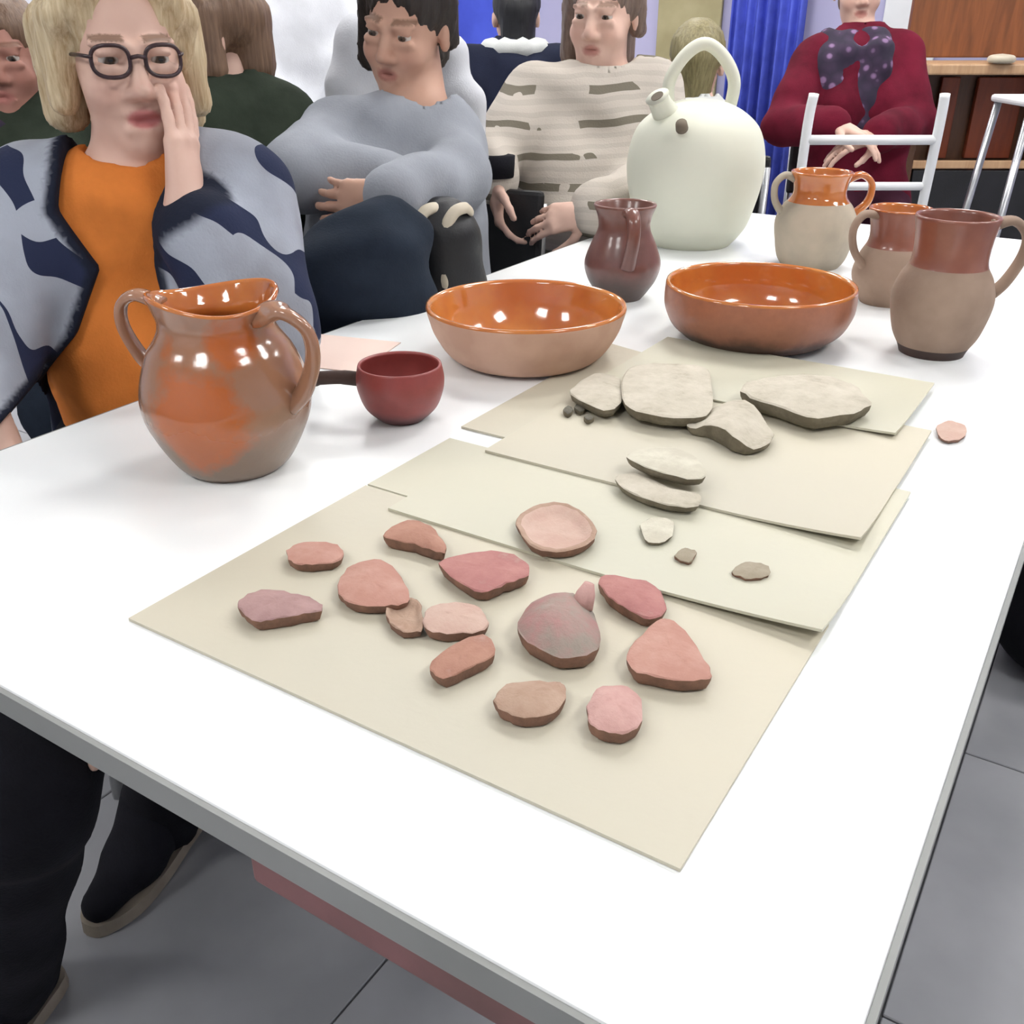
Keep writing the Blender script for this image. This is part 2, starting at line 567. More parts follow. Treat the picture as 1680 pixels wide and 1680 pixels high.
card('display_card', -.535, -.168, 1.055, 1.262, TZ + .0084, MAT['card2'], 'cream card furthest back under the large grey stone slab', -.006, lambda u, v: .004 * e2((u - .7) / .3) * e2((.4 - v) / .4))
card('paper_sheet', -.985, -.845, .905, 1.045, TZ, MAT['pinkpaper'], 'pale pink paper sheet between the big jug and the red cup', .25, None, .0012, 'paper', None)

# ------------------------------------------------------------------ sherds


def clay(name, a, b, c=None, scale=30, rough=0.75):
    n = Nodes(name)
    a, b, c = [tuple(v_ * (.88 if 'stone' in name or 'grey_clay' in name else .72) for v_ in q[:3]) + (1,) if q else None for q in (a, b, c)]
    st = [(0.32, a), (0.6, b)] + ([(0.75, c)] if c else [])
    n.col(n.ramp(n.noise(scale, 5, 0.65), st)); n.pr(Roughness=rough)
    n.bump(n.noise(90, 4, 0.7), 0.4, 0.004)
    return n.m


CL = dict(
    salmon=clay('salmon_clay', srgb(220, 172, 156), srgb(206, 152, 136)),
    mauve=clay('mauve_clay', srgb(204, 166, 162), srgb(184, 146, 144)),
    red=clay('red_clay', srgb(210, 150, 142), srgb(194, 130, 126), srgb(200, 164, 152)),
    pale=clay('pale_pink_clay', srgb(230, 200, 184), srgb(220, 184, 168)),
    rose=clay('rose_clay', srgb(234, 190, 182), srgb(220, 172, 164)),
    brick=clay('brick_clay', srgb(206, 156, 134), srgb(190, 138, 118), srgb(202, 168, 156)),
    tan=clay('tan_clay', srgb(208, 178, 156), srgb(192, 158, 136), srgb(220, 188, 170)),
    greyred=clay('grey_red_clay', srgb(200, 144, 142), srgb(176, 162, 150), srgb(152, 146, 136), 30),
    stone=clay('grey_stone', srgb(212, 204, 188), srgb(194, 186, 168), srgb(170, 161, 143), 34),
    dark=clay('dark_grey_stone', srgb(120, 116, 102), srgb(88, 84, 72), None, 40),
    edge=clay('shaded_clay_edge', srgb(168, 124, 102), srgb(140, 104, 86), srgb(120, 92, 78), 60),  # brown of broken clay, darkened mostly to stand in for shade on the sides
    stone_edge=clay('shaded_stone_side', srgb(140, 132, 112), srgb(112, 104, 86), None, 40),  # olive-brown tone paints shade onto the sides of the stones
    ghost=clay('pale_grey_clay', srgb(222, 218, 200), srgb(200, 194, 176)),
    stain=clay('beige_brown_clay', srgb(190, 178, 156), srgb(170, 158, 136)),
)


def sherd(name, pix, z0, th, mat, label, bulge=0.003, hollow=0.0, rim=False, cat='sherd', group='pottery sherds on the cream cards', jag=.0012, arch=0.0, fine=4):
    """an irregular broken piece: outline of its upper edge given where the photo shows it, at its own height"""
    ctr = np.mean([on_plane(px, py, z0 + th)[:2] for px, py in pix], axis=0)
    P = [np.array([*(on_plane(px, py, z0 + th)[:2] - ctr), 0.0]) for px, py in pix]
    C = catmull(P, fine, True)
    rr = random.Random(hash(label) % 1000 if False else len(label) * 7 + len(pix))
    C = [p * (1 + rr.uniform(-1, 1) * jag / (np.linalg.norm(p) + .004)) for p in C]
    Rm = max(np.linalg.norm(p) for p in C)
    long = unit(C[int(np.argmax([np.linalg.norm(p) for p in C]))]); side = np.array([-long[1], long[0], 0])

    def zarch(p): return arch * (1 - min(1.0, (abs(np.dot(p, side)) / (Rm * .55)) ** 2)) if arch else 0.0
    bm = bmesh.new(); rings = []
    lay = [(.84, 0.0, 0), (.93, .2, 0), (.985, .62, 0), (1.0, .93, 0), (.965, 1.0, .0), (.8, 1.0, .35), (.5, 1.0, .8), (.22, 1.0, 1.0)]
    if hollow: lay[5:] = [(.87, 1.0, .05), (.74, 1.0, .8), (.5, 1.0, 1.0), (.22, 1.0, 1.0)]
    for sc, hz_, b in lay:
        ring = []
        for p in C:
            q = p * sc
            jz = rr.uniform(-1, 1) * .0007
            zz = hz_ * th + b * (bulge - hollow) + jz + (zarch(q) if hz_ > 0.3 else 0)
            ring.append(bm.verts.new((q[0], q[1], max(zz, 0.0))))
        rings.append(ring)
    n_ = len(C)
    for A, B in zip(rings[:-1], rings[1:]):
        for k in range(n_):
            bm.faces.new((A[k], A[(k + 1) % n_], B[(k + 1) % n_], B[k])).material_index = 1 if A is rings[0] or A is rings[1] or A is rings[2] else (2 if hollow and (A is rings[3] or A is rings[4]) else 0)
    top = bm.verts.new((0, 0, th + bulge - hollow + (arch if arch else 0)))
    bot = bm.verts.new((0, 0, 0))
    for k in range(n_):
        bm.faces.new((rings[-1][k], rings[-1][(k + 1) % n_], top))
        bm.faces.new((rings[0][(k + 1) % n_], rings[0][k], bot))
    for i in (3, 4):
        for k in range(n_):
            e = bm.edges.get((rings[i][k], rings[i][(k + 1) % n_]))
            if e: e.smooth = False
    bm.normal_update()
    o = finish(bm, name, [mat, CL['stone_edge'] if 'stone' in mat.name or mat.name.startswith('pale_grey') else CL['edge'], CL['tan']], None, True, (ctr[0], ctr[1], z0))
    return tag(o, label, cat, group)


ZA = TZ + .0028; ZD = TZ + .0056; ZE = TZ + .0084; ZF = TZ + .0112
S = 'pottery_sherd'
sherd(S, [(392, 985), (428, 966), (478, 972), (516, 983), (530, 998), (500, 1006), (455, 1014), (420, 1018), (398, 1004)], ZA, .011, CL['mauve'], 'mauve pink sherd lying alone at the far left of the front card', .004)
sherd(S, [(470, 903), (498, 889), (545, 890), (563, 908), (545, 922), (502, 926), (478, 920)], ZA, .009, CL['salmon'], 'small salmon sherd behind the mauve one at the left', .002)
sherd(S, [(628, 878), (668, 853), (706, 863), (730, 892), (724, 906), (680, 892)], ZA, .011, CL['brick'], 'brown pink curved sherd at the back left beside the card corner', .004)
sherd(S, [(578, 926), (625, 917), (658, 946), (672, 982), (642, 992), (592, 992), (560, 978), (555, 952)], ZA, .010, CL['salmon'], 'rounded salmon sherd in the left cluster, behind the ring-shaped bit', .005)
sherd(S, [(720, 922), (758, 908), (820, 903), (862, 920), (868, 942), (832, 956), (790, 970), (748, 950)], ZA, .012, CL['red'], 'broad dark red sherd left of the pink hollow sherd', .002)
sherd(S, [(848, 850), (885, 826), (932, 826), (966, 848), (978, 876), (952, 897), (900, 904), (862, 886)], ZD, .010, CL['pale'], 'pink hollow sherd with tan raised rim, furthest back of the red ones', 0, .0065)
sherd(S, [(632, 998), (650, 980), (684, 982), (694, 1008), (690, 1034), (662, 1036), (640, 1020)], ZA, .008, CL['tan'], 'small ring-shaped tan sherd touching the pale pink piece', 0, .0045)
sherd(S, [(696, 1003), (722, 990), (772, 990), (796, 1008), (796, 1032), (746, 1038), (702, 1032)], ZA, .010, CL['pale'], 'pale peach sherd in the middle, just above the brown hooked one', .003)
sherd(S, [(758, 1048), (800, 1042), (812, 1072), (772, 1094), (728, 1112), (706, 1098), (716, 1076)], ZA, .011, CL['brick'], 'brown orange hooked sherd below the pale peach one', .003)
o = sherd(S, [(850, 1028), (872, 988), (918, 972), (960, 982), (986, 1036), (972, 1068), (920, 1076), (876, 1058)], ZA, .015, CL['greyred'], 'big grey and red domed sherd with small knob, centre of the card', .015)
bm = bmesh.new(); tube_bm(bm, [(0, 0, 0), (.001, .004, .010), (.002, .007, .018)], [.009, .0075, .004], 10)
k = finish(bm, 'knob', CL['rose'], o, True, (0.004, .026, .018)); tag(k, 'pinkish knob')
sherd(S, [(985, 944), (1040, 948), (1076, 962), (1094, 998), (1066, 1014), (1022, 994), (992, 972)], ZA, .011, CL['red'], 'red brown sherd leaning over the top of the triangular sherd', .004)
sherd(S, [(1076, 1018), (1106, 1017), (1142, 1058), (1167, 1102), (1150, 1114), (1090, 1112), (1036, 1096), (1034, 1062)], ZA, .013, CL['salmon'], 'largest sherd, salmon and triangular, at the right of the card', .003)
sherd(S, [(813, 1138), (840, 1119), (900, 1117), (930, 1128), (917, 1162), (882, 1177), (840, 1172), (814, 1156)], ZA, .011, CL['tan'], 'tan pink squarish sherd near the front, left of the rose pebble', .004)
sherd(S, [(972, 1136), (1010, 1122), (1046, 1138), (1054, 1180), (1030, 1200), (990, 1198), (964, 1180)], ZA, .012, CL['rose'], 'bright rose rounded sherd nearest the front edge of the card', .006)

G = 'grey stone finds on the back cards'
sherd('stone_slab', [(1022, 616), (1046, 598), (1100, 595), (1152, 600), (1166, 618), (1168, 670), (1140, 684), (1070, 680), (1026, 662)], ZF, .017, CL['stone'], 'big flat pale grey stone slab at the back of the cards', .003, cat='stone', group=G)
sherd('stone', [(938, 640), (975, 612), (1016, 620), (1022, 655), (1000, 672), (958, 660)], ZF, .012, CL['stone'], 'small pale grey stone close to the left of the flat slab', .003, cat='stone', group=G, jag=.003)
for i, (px, py, s) in enumerate(((932, 672, 9), (952, 668, 10), (966, 684, 8), (980, 664, 9))):
    sherd('stone_crumb', [(px - s, py), (px, py - s * .7), (px + s, py), (px, py + s * .7)], ZE if py > 655 else ZF, .006, CL['dark'], ['dark grey crumb furthest left of the small pale stone', 'dark grey crumb second from left before the small stone', 'dark grey crumb in front of the other crumbs', 'dark grey crumb tucked under the small stone'][i], .001, cat='stone', group='dark crumbs by the small stone', fine=2)
sherd('stone', [(1212, 640), (1240, 622), (1300, 614), (1382, 622), (1424, 652), (1412, 672), (1342, 684), (1270, 662)], ZF, .019, CL['stone'], 'long lumpy grey stone with dark underside, right of the slab', .006, cat='stone', group=G, jag=.0035)
sherd(S, [(1128, 698), (1150, 674), (1220, 672), (1267, 704), (1256, 730), (1212, 734), (1166, 708)], ZE, .010, CL['stone'], 'arched grey sherd in front of the lumpy stone', .002, arch=.012, group=G)
sherd(S, [(1010, 785), (1040, 775), (1100, 800), (1150, 812), (1138, 832), (1080, 824), (1030, 806)], ZE, .008, CL['stone'], 'lower grey rim sherd of the pair stacked in the middle', .001, group=G)
sherd(S, [(1028, 748), (1062, 734), (1122, 738), (1158, 768), (1142, 786), (1072, 770)], ZE + .0085, .010, CL['ghost'], 'upper pale rim sherd of the pair stacked in the middle', .002, group=G)
sherd(S, [(1050, 862), (1075, 848), (1104, 856), (1098, 884), (1064, 890)], ZD, .004, CL['ghost'], 'pale cream sherd fragment behind the red sherd pair', .001, group=G)
sherd(S, [(1106, 912), (1124, 898), (1142, 906), (1130, 922)], ZD, .004, CL['stain'], 'tiny beige sherd chip right of the pale fragment', .001, group=G)
sherd(S, [(1202, 938), (1222, 922), (1256, 926), (1262, 942), (1232, 950)], ZD, .004, CL['stain'], 'flat beige brown sherd near the right card edge', .001, group=G)
sherd(S, [(1536, 702), (1556, 690), (1584, 698), (1580, 718), (1550, 722)], TZ, .005, CL['pale'], 'pinkish sherd lying on the white table past the cards', .001)

# ------------------------------------------------------------------ pottery
MAT['glaze_jug'] = glaze('jug_glaze', srgb(160, 112, 90), srgb(168, 104, 74), srgb(128, 106, 88), .062, .185, .14, .03)
MAT['glaze_jug'] = None
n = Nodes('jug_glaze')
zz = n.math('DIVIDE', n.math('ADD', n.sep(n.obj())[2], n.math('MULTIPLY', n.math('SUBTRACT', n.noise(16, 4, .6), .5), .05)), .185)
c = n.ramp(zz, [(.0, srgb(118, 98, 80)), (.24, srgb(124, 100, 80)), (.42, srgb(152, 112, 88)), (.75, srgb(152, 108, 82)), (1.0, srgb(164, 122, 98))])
def splash(px, r):
    """a run of orange glaze around a point of the jug, with a ragged border"""
    d = n.n('ShaderNodeVectorMath', operation='DISTANCE'); n.l(n.obj(), d.inputs[0]); d.inputs[1].default_value = px
    q = n.math('ADD', n.math('DIVIDE', d.outputs['Value'], r), n.math('MULTIPLY', n.math('SUBTRACT', n.noise(26, 4, .65), .5), 1.1))
    return n.ramp(q, [(.62, (1, 1, 1, 1)), (.95, (0, 0, 0, 1))])


mm = n.math('MULTIPLY', n.math('MAXIMUM', splash((-.012, -.086, .074), .066), n.math('MAXIMUM', splash((.030, -.055, .150), .032), splash((-.045, -.06, .15), .02))), .92)
c = n.mix(mm, c, srgb(176, 92, 38))
n.col(c)
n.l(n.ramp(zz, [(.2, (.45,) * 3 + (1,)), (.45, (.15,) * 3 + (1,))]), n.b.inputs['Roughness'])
n.pr(Coat_Weight=.5, Coat_Roughness=.1); n.bump(n.noise(40, 3), .2, .004)
MAT['glaze_jug'] = n.m
MAT['glaze_in'] = mottled('orange_glaze', srgb(198, 122, 60), srgb(178, 98, 48), 14, 0.1, 0.08, 30, Coat_Weight=0.6)
MAT['glaze_bowl'] = mottled('amber_bowl_glaze', srgb(206, 134, 66), srgb(188, 108, 54), 11, 0.12, 0.1, 34, Coat_Weight=0.7)
MAT['raw_bowl'] = mottled('pinkish_raw_clay', srgb(208, 172, 150), srgb(192, 154, 132), 16, 0.65, 0.25, 50)
MAT['raw_bowl2'] = glaze('dark_bowl_clay', srgb(178, 112, 82), srgb(160, 104, 80), srgb(84, 58, 48), .028, .082, .4, .02, .2)
MAT['cup'] = glaze('dark_red_cup_clay', srgb(150, 66, 62), srgb(152, 72, 68), srgb(96, 56, 58), .016, .065, .45, .012, .15)
MAT['jug_r'] = glaze('right_jug_clay', srgb(134, 76, 54), srgb(136, 104, 82), srgb(112, 88, 70), .05, .19, .6, .008, .05)
MAT['jug_neck'] = mottled('red_brown_glaze', srgb(146, 92, 74), srgb(128, 76, 62), 18, 0.3, 0.12, 40, Coat_Weight=0.3)
MAT['taupe'] = mottled('taupe_raw_clay', srgb(162, 138, 120), srgb(140, 117, 100), 14, 0.75, 0.25, 60)
MAT['darkbase'] = mottled('dark_burnt_clay', srgb(74, 56, 50), srgb(58, 44, 40), 14, 0.7, 0.2)
MAT['brownpot'] = glaze('small_brown_jug_glaze', srgb(128, 82, 70), srgb(122, 80, 74), srgb(88, 74, 70), .045, .15, .3, .03, .3)
MAT['greyraw'] = mottled('grey_beige_clay', srgb(186, 172, 152), srgb(160, 150, 134), 12, 0.7, 0.2, 50)
MAT['whitepot'] = mottled('white_pot_clay', srgb(218, 218, 201), srgb(210, 212, 196), 4, 0.6, 0.1, 60)
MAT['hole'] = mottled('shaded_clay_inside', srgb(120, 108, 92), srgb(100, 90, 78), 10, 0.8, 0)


def resample(prof, n=6):
    return [(max(p[0], 0), p[1]) for p in [tuple(q) for q in catmull([(r, z, 0) for r, z in prof], n)]]


def pot(name, x, y, prof, wall_t, out_m, in_m, label, cat, wobble=0.004, neck_from=None, neck_m=None, base_to=None, base_m=None, fn=None, group=None, lip_m=None):
    root = empty(name, (x, y, TABLE_Z), YAW)
    tag(root, label, cat, group)
    outer = resample(prof)
    R0, zt = outer[-1]
    P = [(0, .0005), (outer[0][0] * .7, .0005)] + outer
    lip = [(R0 - wall_t * .15, zt + wall_t * .45), (R0 - wall_t * .6, zt + wall_t * .5), (R0 - wall_t, zt)]
    inner = [(max(r - wall_t, .004), z) for r, z in reversed(outer[:-1]) if z > wall_t * 1.2]
    P += lip + inner + [(inner[-1][0] * .6, wall_t * 1.1), (0, wall_t * 1.1)]
    no = 2 + len(outer)
    mats = [out_m, in_m]; mo = []
    if neck_m: mats.append(neck_m)
    if base_m: mats.append(base_m)
    for i in range(len(P) - 1):
        mi = 0 if i < no - 1 else 1
        zz = (P[i][1] + P[i + 1][1]) / 2
        if mi == 0 and neck_m and zz > neck_from: mi = 2
        if mi == 0 and base_m and zz < base_to: mi = len(mats) - 1
        mo.append(mi)
    b = lathe('body', P, mats, root, 64, mo, wobble, fn)
    return root


def handle(root, pts, r, mat, flat=.55, wide=(0, 1, 0), label=None):
    C = catmull(pts, 8)
    m = len(C)
    rs = [r * (1.25 - .25 * math.sin(math.pi * i / (m - 1))) for i in range(m)]
    o = tube('handle', C, rs, mat, root, 12, False, flat, wide)
    if label: o['label'] = label
    return o


# big two-handled jug at the front left


def spout_fn(p, a):
    """pinched pouring lip towards the viewer's right-front, uneven rim"""
    if p[2] > .150:
        t = min(1, (p[2] - .150) / .03)
        g = max(0, math.cos(a - 1.7)) ** 6
        p[:2] *= 1 + .10 * t * g
        p[2] += .006 * t * math.sin(2 * a + .5)
    return p


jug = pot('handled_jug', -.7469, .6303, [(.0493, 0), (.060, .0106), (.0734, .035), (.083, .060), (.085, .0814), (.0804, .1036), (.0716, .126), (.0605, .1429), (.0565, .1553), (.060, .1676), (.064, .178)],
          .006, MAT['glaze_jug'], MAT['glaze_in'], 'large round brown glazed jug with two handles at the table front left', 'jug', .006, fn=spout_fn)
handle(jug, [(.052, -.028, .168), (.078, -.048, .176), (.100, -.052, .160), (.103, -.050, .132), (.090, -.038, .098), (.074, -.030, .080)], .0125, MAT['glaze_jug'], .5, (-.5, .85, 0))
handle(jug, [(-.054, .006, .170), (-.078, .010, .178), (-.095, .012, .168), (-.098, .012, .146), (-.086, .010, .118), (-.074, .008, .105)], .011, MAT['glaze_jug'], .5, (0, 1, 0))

cup = pot('ladle_cup', -.6799, .8289, [(.026, 0), (.0417, .0154), (.0492, .0343), (.051, .0493), (.0485, .0648)], .004, MAT['cup'], MAT['cup'], 'small dark red cup with a stick handle beside the big jug', 'cup')
o = tube('handle', catmull([(-.046, .004, .046), (-.070, .006, .048), (-.100, .008, .046), (-.112, .009, .045)], 6), [.009] * 6 + [.0085] * 6 + [.010] * 7, MAT['darkbase'], cup, 12, False, .8, (0, 0, 1))
o['label'] = 'dark brown handle'

bowl_l = pot('glazed_bowl', -.6753, 1.0994, [(.082, 0), (.0985, .006), (.112, .018), (.1258, .0409), (.1315, .058), (.136, .074)], .008, MAT['raw_bowl'], MAT['glaze_bowl'], 'wide bowl with pale raw outside and amber glaze inside, left of the two', 'bowl', .006, group='wide glazed bowls')
bowl_r = pot('glazed_bowl', -.4368, 1.3562, [(.084, 0), (.1015, .006), (.1120, .014), (.1245, .026), (.1345, .051), (.1345, .081)], .007, MAT['raw_bowl2'], MAT['glaze_bowl'], 'wide bowl with dark burnt bottom and orange glaze inside, right of the two', 'bowl', .004, group='wide glazed bowls')

jr = pot('pitcher', -.2035, 1.4315, [(.0433, 0), (.0470, .010), (.0583, .0328), (.0667, .076), (.0602, .1055), (.0495, .1262), (.0493, .1547), (.054, .186)], .005, MAT['taupe'], MAT['jug_neck'], 'taupe pitcher with red brown neck and one large handle, at the right', 'pitcher', .003, .121, MAT['jug_neck'], .012, MAT['darkbase'])
handle(jr, [(.048, -.004, .176), (.072, -.006, .182), (.094, -.006, .164), (.095, -.006, .136), (.080, -.004, .100), (.060, -.002, .078)], .0115, MAT['taupe'], .5)

j2 = pot('pitcher', -.3245, 1.6763, [(.0408, 0), (.052, .020), (.0604, .0458), (.0539, .0756), (.0425, .1001), (.0433, .1242), (.0495, .150)], .005, MAT['taupe'], MAT['glaze_in'], 'smaller taupe pitcher with orange glazed mouth, half hidden behind the right one', 'pitcher', .004, .092, MAT['jug_neck'])
handle(j2, [(-.040, -.010, .142), (-.064, -.016, .144), (-.078, -.018, .122), (-.072, -.016, .090), (-.052, -.012, .062)], .010, MAT['taupe'], .55)

jb = pot('two_handled_jar', -.5126, 1.8751, [(.0527, 0), (.063, .015), (.0696, .0403), (.0746, .0798), (.0650, .1075), (.0490, .1295), (.0496, .1511), (.056, .169)], .006, MAT['greyraw'], MAT['glaze_in'], 'grey beige jar with orange glazed neck, beside the big white pot', 'jar', .005, .118, MAT['glaze_in'])
handle(jb, [(.048, -.004, .158), (.072, -.006, .166), (.092, -.006, .150), (.090, -.006, .120), (.068, -.004, .096)], .010, MAT['glaze_in'], .6, label='orange glazed handle')
handle(jb, [(-.048, .004, .158), (-.066, .006, .164), (-.082, .006, .148), (-.080, .006, .120), (-.066, .004, .098)], .010, MAT['greyraw'], .6)

bj = pot('small_jug', -.7106, 1.4641, [(.0342, 0), (.045, .014), (.0574, .0341), (.0631, .0595), (.0535, .0896), (.0428, .1142), (.0438, .1336), (.051, .152)], .005, MAT['brownpot'], MAT['brownpot'], 'small dark brown jug with its handle turned to the front, before the white pot', 'jug', .006)
handle(bj, [(.002, -.044, .146), (.004, -.066, .150), (.006, -.082, .134), (.006, -.080, .106), (.004, -.066, .078), (.002, -.058, .062)], .0105, MAT['brownpot'], .6, (1, 0, 0))

wp = empty('water_pot', (-.7918, 1.9463, TABLE_Z), YAW)
tag(wp, 'big round white clay water pot with ring handle and short spout', 'pot')
prof = resample([(.0838, 0), (.103, .022), (.1186, .0514), (.1355, .1208), (.1376, .1741), (.122, .2261), (.0876, .258), (.045, .276), (.0, .281)], 7)
lathe('body', [(0, .001)] + prof, MAT['whitepot'], wp, 64, None, .002)
sp = tube('spout', catmull([(-.060, -.030, .240), (-.082, -.046, .268), (-.094, -.056, .288)], 6), [.030, .029, .028, .026, .025, .024, .023, .022, .0215, .021, .021, .022, .024], MAT['whitepot'], wp, 20)
d_ = unit((-.094 + .082, -.056 + .046, .288 - .268))
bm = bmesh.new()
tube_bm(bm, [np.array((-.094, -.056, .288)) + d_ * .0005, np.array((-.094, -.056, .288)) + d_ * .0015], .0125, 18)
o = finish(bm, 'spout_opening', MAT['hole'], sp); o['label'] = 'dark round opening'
tube('ring_handle', catmull([(-.060, .012, .262), (-.062, .014, .310), (-.036, .015, .356), (.002, .016, .378), (.040, .015, .356), (.066, .014, .312), (.062, .012, .262)], 8), .0145, MAT['whitepot'], wp, 14, False, .85, (0, 1, 0))
o = tube('spout', [(-.052, -.118, .236), (-.056, -.130, .246)], [.012, .011], MAT['hole'], wp, 14); o['label'] = 'small brown pouring nipple'

# ------------------------------------------------------------------ people


def head_frame(face, tilt=0.0, nod=0.0):
    """rows: lateral, forward, up of a head that looks along `face`"""
    f = unit(face); f = unit(np.array([f[0], f[1], 0.0])); u = UP.copy()
    lat = np.cross(f, u)
    c, s = math.cos(nod), math.sin(nod)
    f2 = f * c - u * s; u2 = u * c + f * s
    c, s = math.cos(tilt), math.sin(tilt)
    lat2 = lat * c - u2 * s; u3 = u2 * c + lat * s
    return np.array([lat2, f2, u3])


def add_head(v, c, A, neck, sc=1.0, detail=True, mouth_open=0.0, nose=1.0):
    W = lambda p: np.array(c) + sc * (A.T @ np.array(p, float))
    E = lambda p, r, k, sub=False: v.ell(W(p), np.array(r) * sc, A, k, sub)
    C = lambda p, q, r, r2, k, sub=False: v.cap(W(p), W(q), r * sc, r2 * sc, k, sub)
    E((0, -.018, .036), (.073, .092, .080), .01)
    E((0, .022, -.030), (.062, .062, .080), .03)
    E((0, .034, -.078), (.046, .044, .036), .03)
    E((0, .067, -.100), (.020, .017, .016), .02)
    C((0, -.035, -.045), tuple((A @ (np.array(neck) - np.array(c))) / sc), .045, .052, .014)
    if detail:
        for s in (-1, 1):
            E((s * .031, .099, .003), (.020, .021, .011), .012, True)
            C((s * .048, .072, .021), (s * .014, .086, .020), .006, .007, .012)
            E((s * .031, .0765, .0095), (.017, .010, .0062), .004)
            E((s * .031, .0755, -.0065), (.016, .009, .0050), .004)
            E((s * .037, .058, -.034), (.024, .022, .022), .025)
            C((s * .046, .079, -.010), (s * .016, .083, -.011), .004, .004, .01)
            E((s * .076, -.012, -.008), (.010, .019, .031), .006)
            E((s * .013, .089, -.038), (.009, .010, .008), .008)
        C((0, .084, .008), (0, .102 * nose, -.032), .0085, .0125, .012)
        C((-.020, .079, -.062), (.020, .079, -.062), .005, .005, .008)
        C((-.010, .083, -.0605), (.010, .083, -.0605), .006, .006, .006)
        C((-.017, .080, -.0745 - mouth_open), (.017, .080, -.0745 - mouth_open), .0068, .0068, .008)
        E((0, .092, -.0675 - mouth_open * .5), (.022, .014, .0022 + mouth_open * .5), .003, True)
    return W


def head_colours(V, c, A, sc, skin, lips, brow=(0.12, 0.07, 0.04), blush=0.25):
    L = (V - np.array(c)) @ A.T / sc
    C = np.tile(np.array(skin, float), (len(V), 1))
    x, y, z = L[:, 0], L[:, 1], L[:, 2]
    ax = np.abs(x)
    front = (y > .045) & (y < .10) & (ax < .085)

    def blend(m, col): C[:] = C * (1 - m[:, None]) + np.array(col) * m[:, None]
    ck = np.clip(1 - np.hypot(ax - .040, (z + .036)) / .026, 0, 1) * front * blush
    blend(ck, (skin[0] * .95, skin[1] * .6, skin[2] * .58))
    ns = np.clip(1 - np.hypot(x / .02, (z + .032) / .02), 0, 1) * (y > .08) * (y < .112) * .35
    blend(ns, (skin[0] * .92, skin[1] * .62, skin[2] * .6))
    lp = np.clip((1 - ((ax / .0245) ** 2 + ((z + .068) / .0135) ** 2)) * 2.2, 0, 1) * (y > .066) * (y < .097) * (ax < .026)
    blend(lp * .8, lips)
    bz = .0275 - (ax - .03) ** 2 * 5
    br = (np.abs(z - bz) < .0042) & (ax > .012) & (ax < .050) & front
    blend(br * .75, brow)
    return C


def add_hand(v, wr, D, N, scale=1.0, curl=.25, thumb=1, spread=.08, k=.007):
    """palm, five fingers with two bends each, a thumb leaving the side of the palm; D fingers, N palm side"""
    D = unit(D); N = unit(N - D * np.dot(N, D)) if True else N
    S_ = np.cross(D, N) * thumb
    W = lambda a, b, c: np.array(wr) + scale * (D * a + S_ * b + N * c)
    kn = [(.094, .030, 0), (.097, .010, -.002), (.092, -.010, -.001), (.083, -.028, .002)]
    ln = [(.040, .026, .021), (.044, .029, .022), (.041, .027, .021), (.032, .021, .019)]
    rd = [.0092, .0095, .0090, .0080]
    for (a, b, c) in kn:
        v.cap(W(.006, b * .62, 0), W(a, b, c), .0135 * scale, .0115 * scale, .012)
    v.cap(W(.0, 0, 0), W(.05, 0, .004), .021 * scale, .018 * scale, .02)
    for i, ((a, b, c), l, r) in enumerate(zip(kn, ln, rd)):
        p = W(a, b, c); ang = curl * (.5 + .12 * i)
        side = spread * (1.2 - .8 * i)
        for j, seg in enumerate(l):
            ang += curl * (.35 if j == 0 else .6)
            d = D * math.cos(ang) + N * math.sin(ang) + S_ * side
            q = p + unit(d) * seg * scale
            v.cap(p, q, r * scale * (1 - .06 * j), r * scale * (.94 - .08 * j), .003 if j else .005)
            p = q
    p = W(.018, .026, .006)
    for j, (seg, r, a_, b_, c_) in enumerate(((.042, .0130, .62, .72, .30), (.032, .0105, .85, .45, .32), (.024, .0092, .95, .22, .30))):
        q = p + unit(D * a_ + S_ * b_ + N * c_) * seg * scale
        v.cap(p, q, r * scale, r * .93 * scale, .005 if j else .010)
        p = q


def torso(v, J, off=0.0, bust=.9, lower=True):
    shL, shR, pel, neck = J['shL'], J['shR'], J['pel'], J['neck']
    lat = unit(shR - shL); mid = (shL + shR) / 2
    up = unit(mid - pel); F = J['B']; g = J.get('girth', 1.0)
    v.cap(shL + lat * .03, shR - lat * .03, .052 + off, .052 + off, .03)
    v.cap(mid + up * .0, neck, .07 + off, .050 + off, .05)
    L = np.linalg.norm(mid - pel)
    for s in (-1, 1):
        v.cap(mid + lat * s * .065 - up * .09, pel + up * L * .42 + lat * s * .055 * g, .094 + off, .086 * g + off, .05)
        v.cap(pel + up * L * .42 + lat * s * .055 * g, pel + lat * s * .07, .086 * g + off, .11 + off, .05)
        if bust: v.ell(mid - up * .165 + lat * s * .072 + F * .075, (.062 + off,) * 3, None, .05)
    if J.get('belly'): v.ell(pel + up * L * .36 + F * J['belly'], (.14 + off, .14 + off, .12 + off), None, .06)


def arms(v, J, off=0.0, cuff=0.0, k=.025, which='LR'):
    for s in which:
        sh, el, wr = J['sh' + s], J['el' + s], J['wr' + s]
        w2 = wr + unit(el - wr) * cuff
        v.cap(sh, el, .050 + off, .041 + off, k)
        v.cap(el, w2, .040 + off, (.027 if cuff == 0 else .033) + off, k)


def legs(v, J, off=0.0, shorten=0.0):
    lat = unit(J['shR'] - J['shL'])
    for s, sg in (('L', -1), ('R', 1)):
        hip = J['pel'] + lat * sg * .085
        kn, an = J['kn' + s], J['an' + s]
        v.cap(hip, kn, .088 + off, .062 + off, .04)
        v.cap(kn, an + unit(kn - an) * shorten, .058 + off, .042 + off, .03)


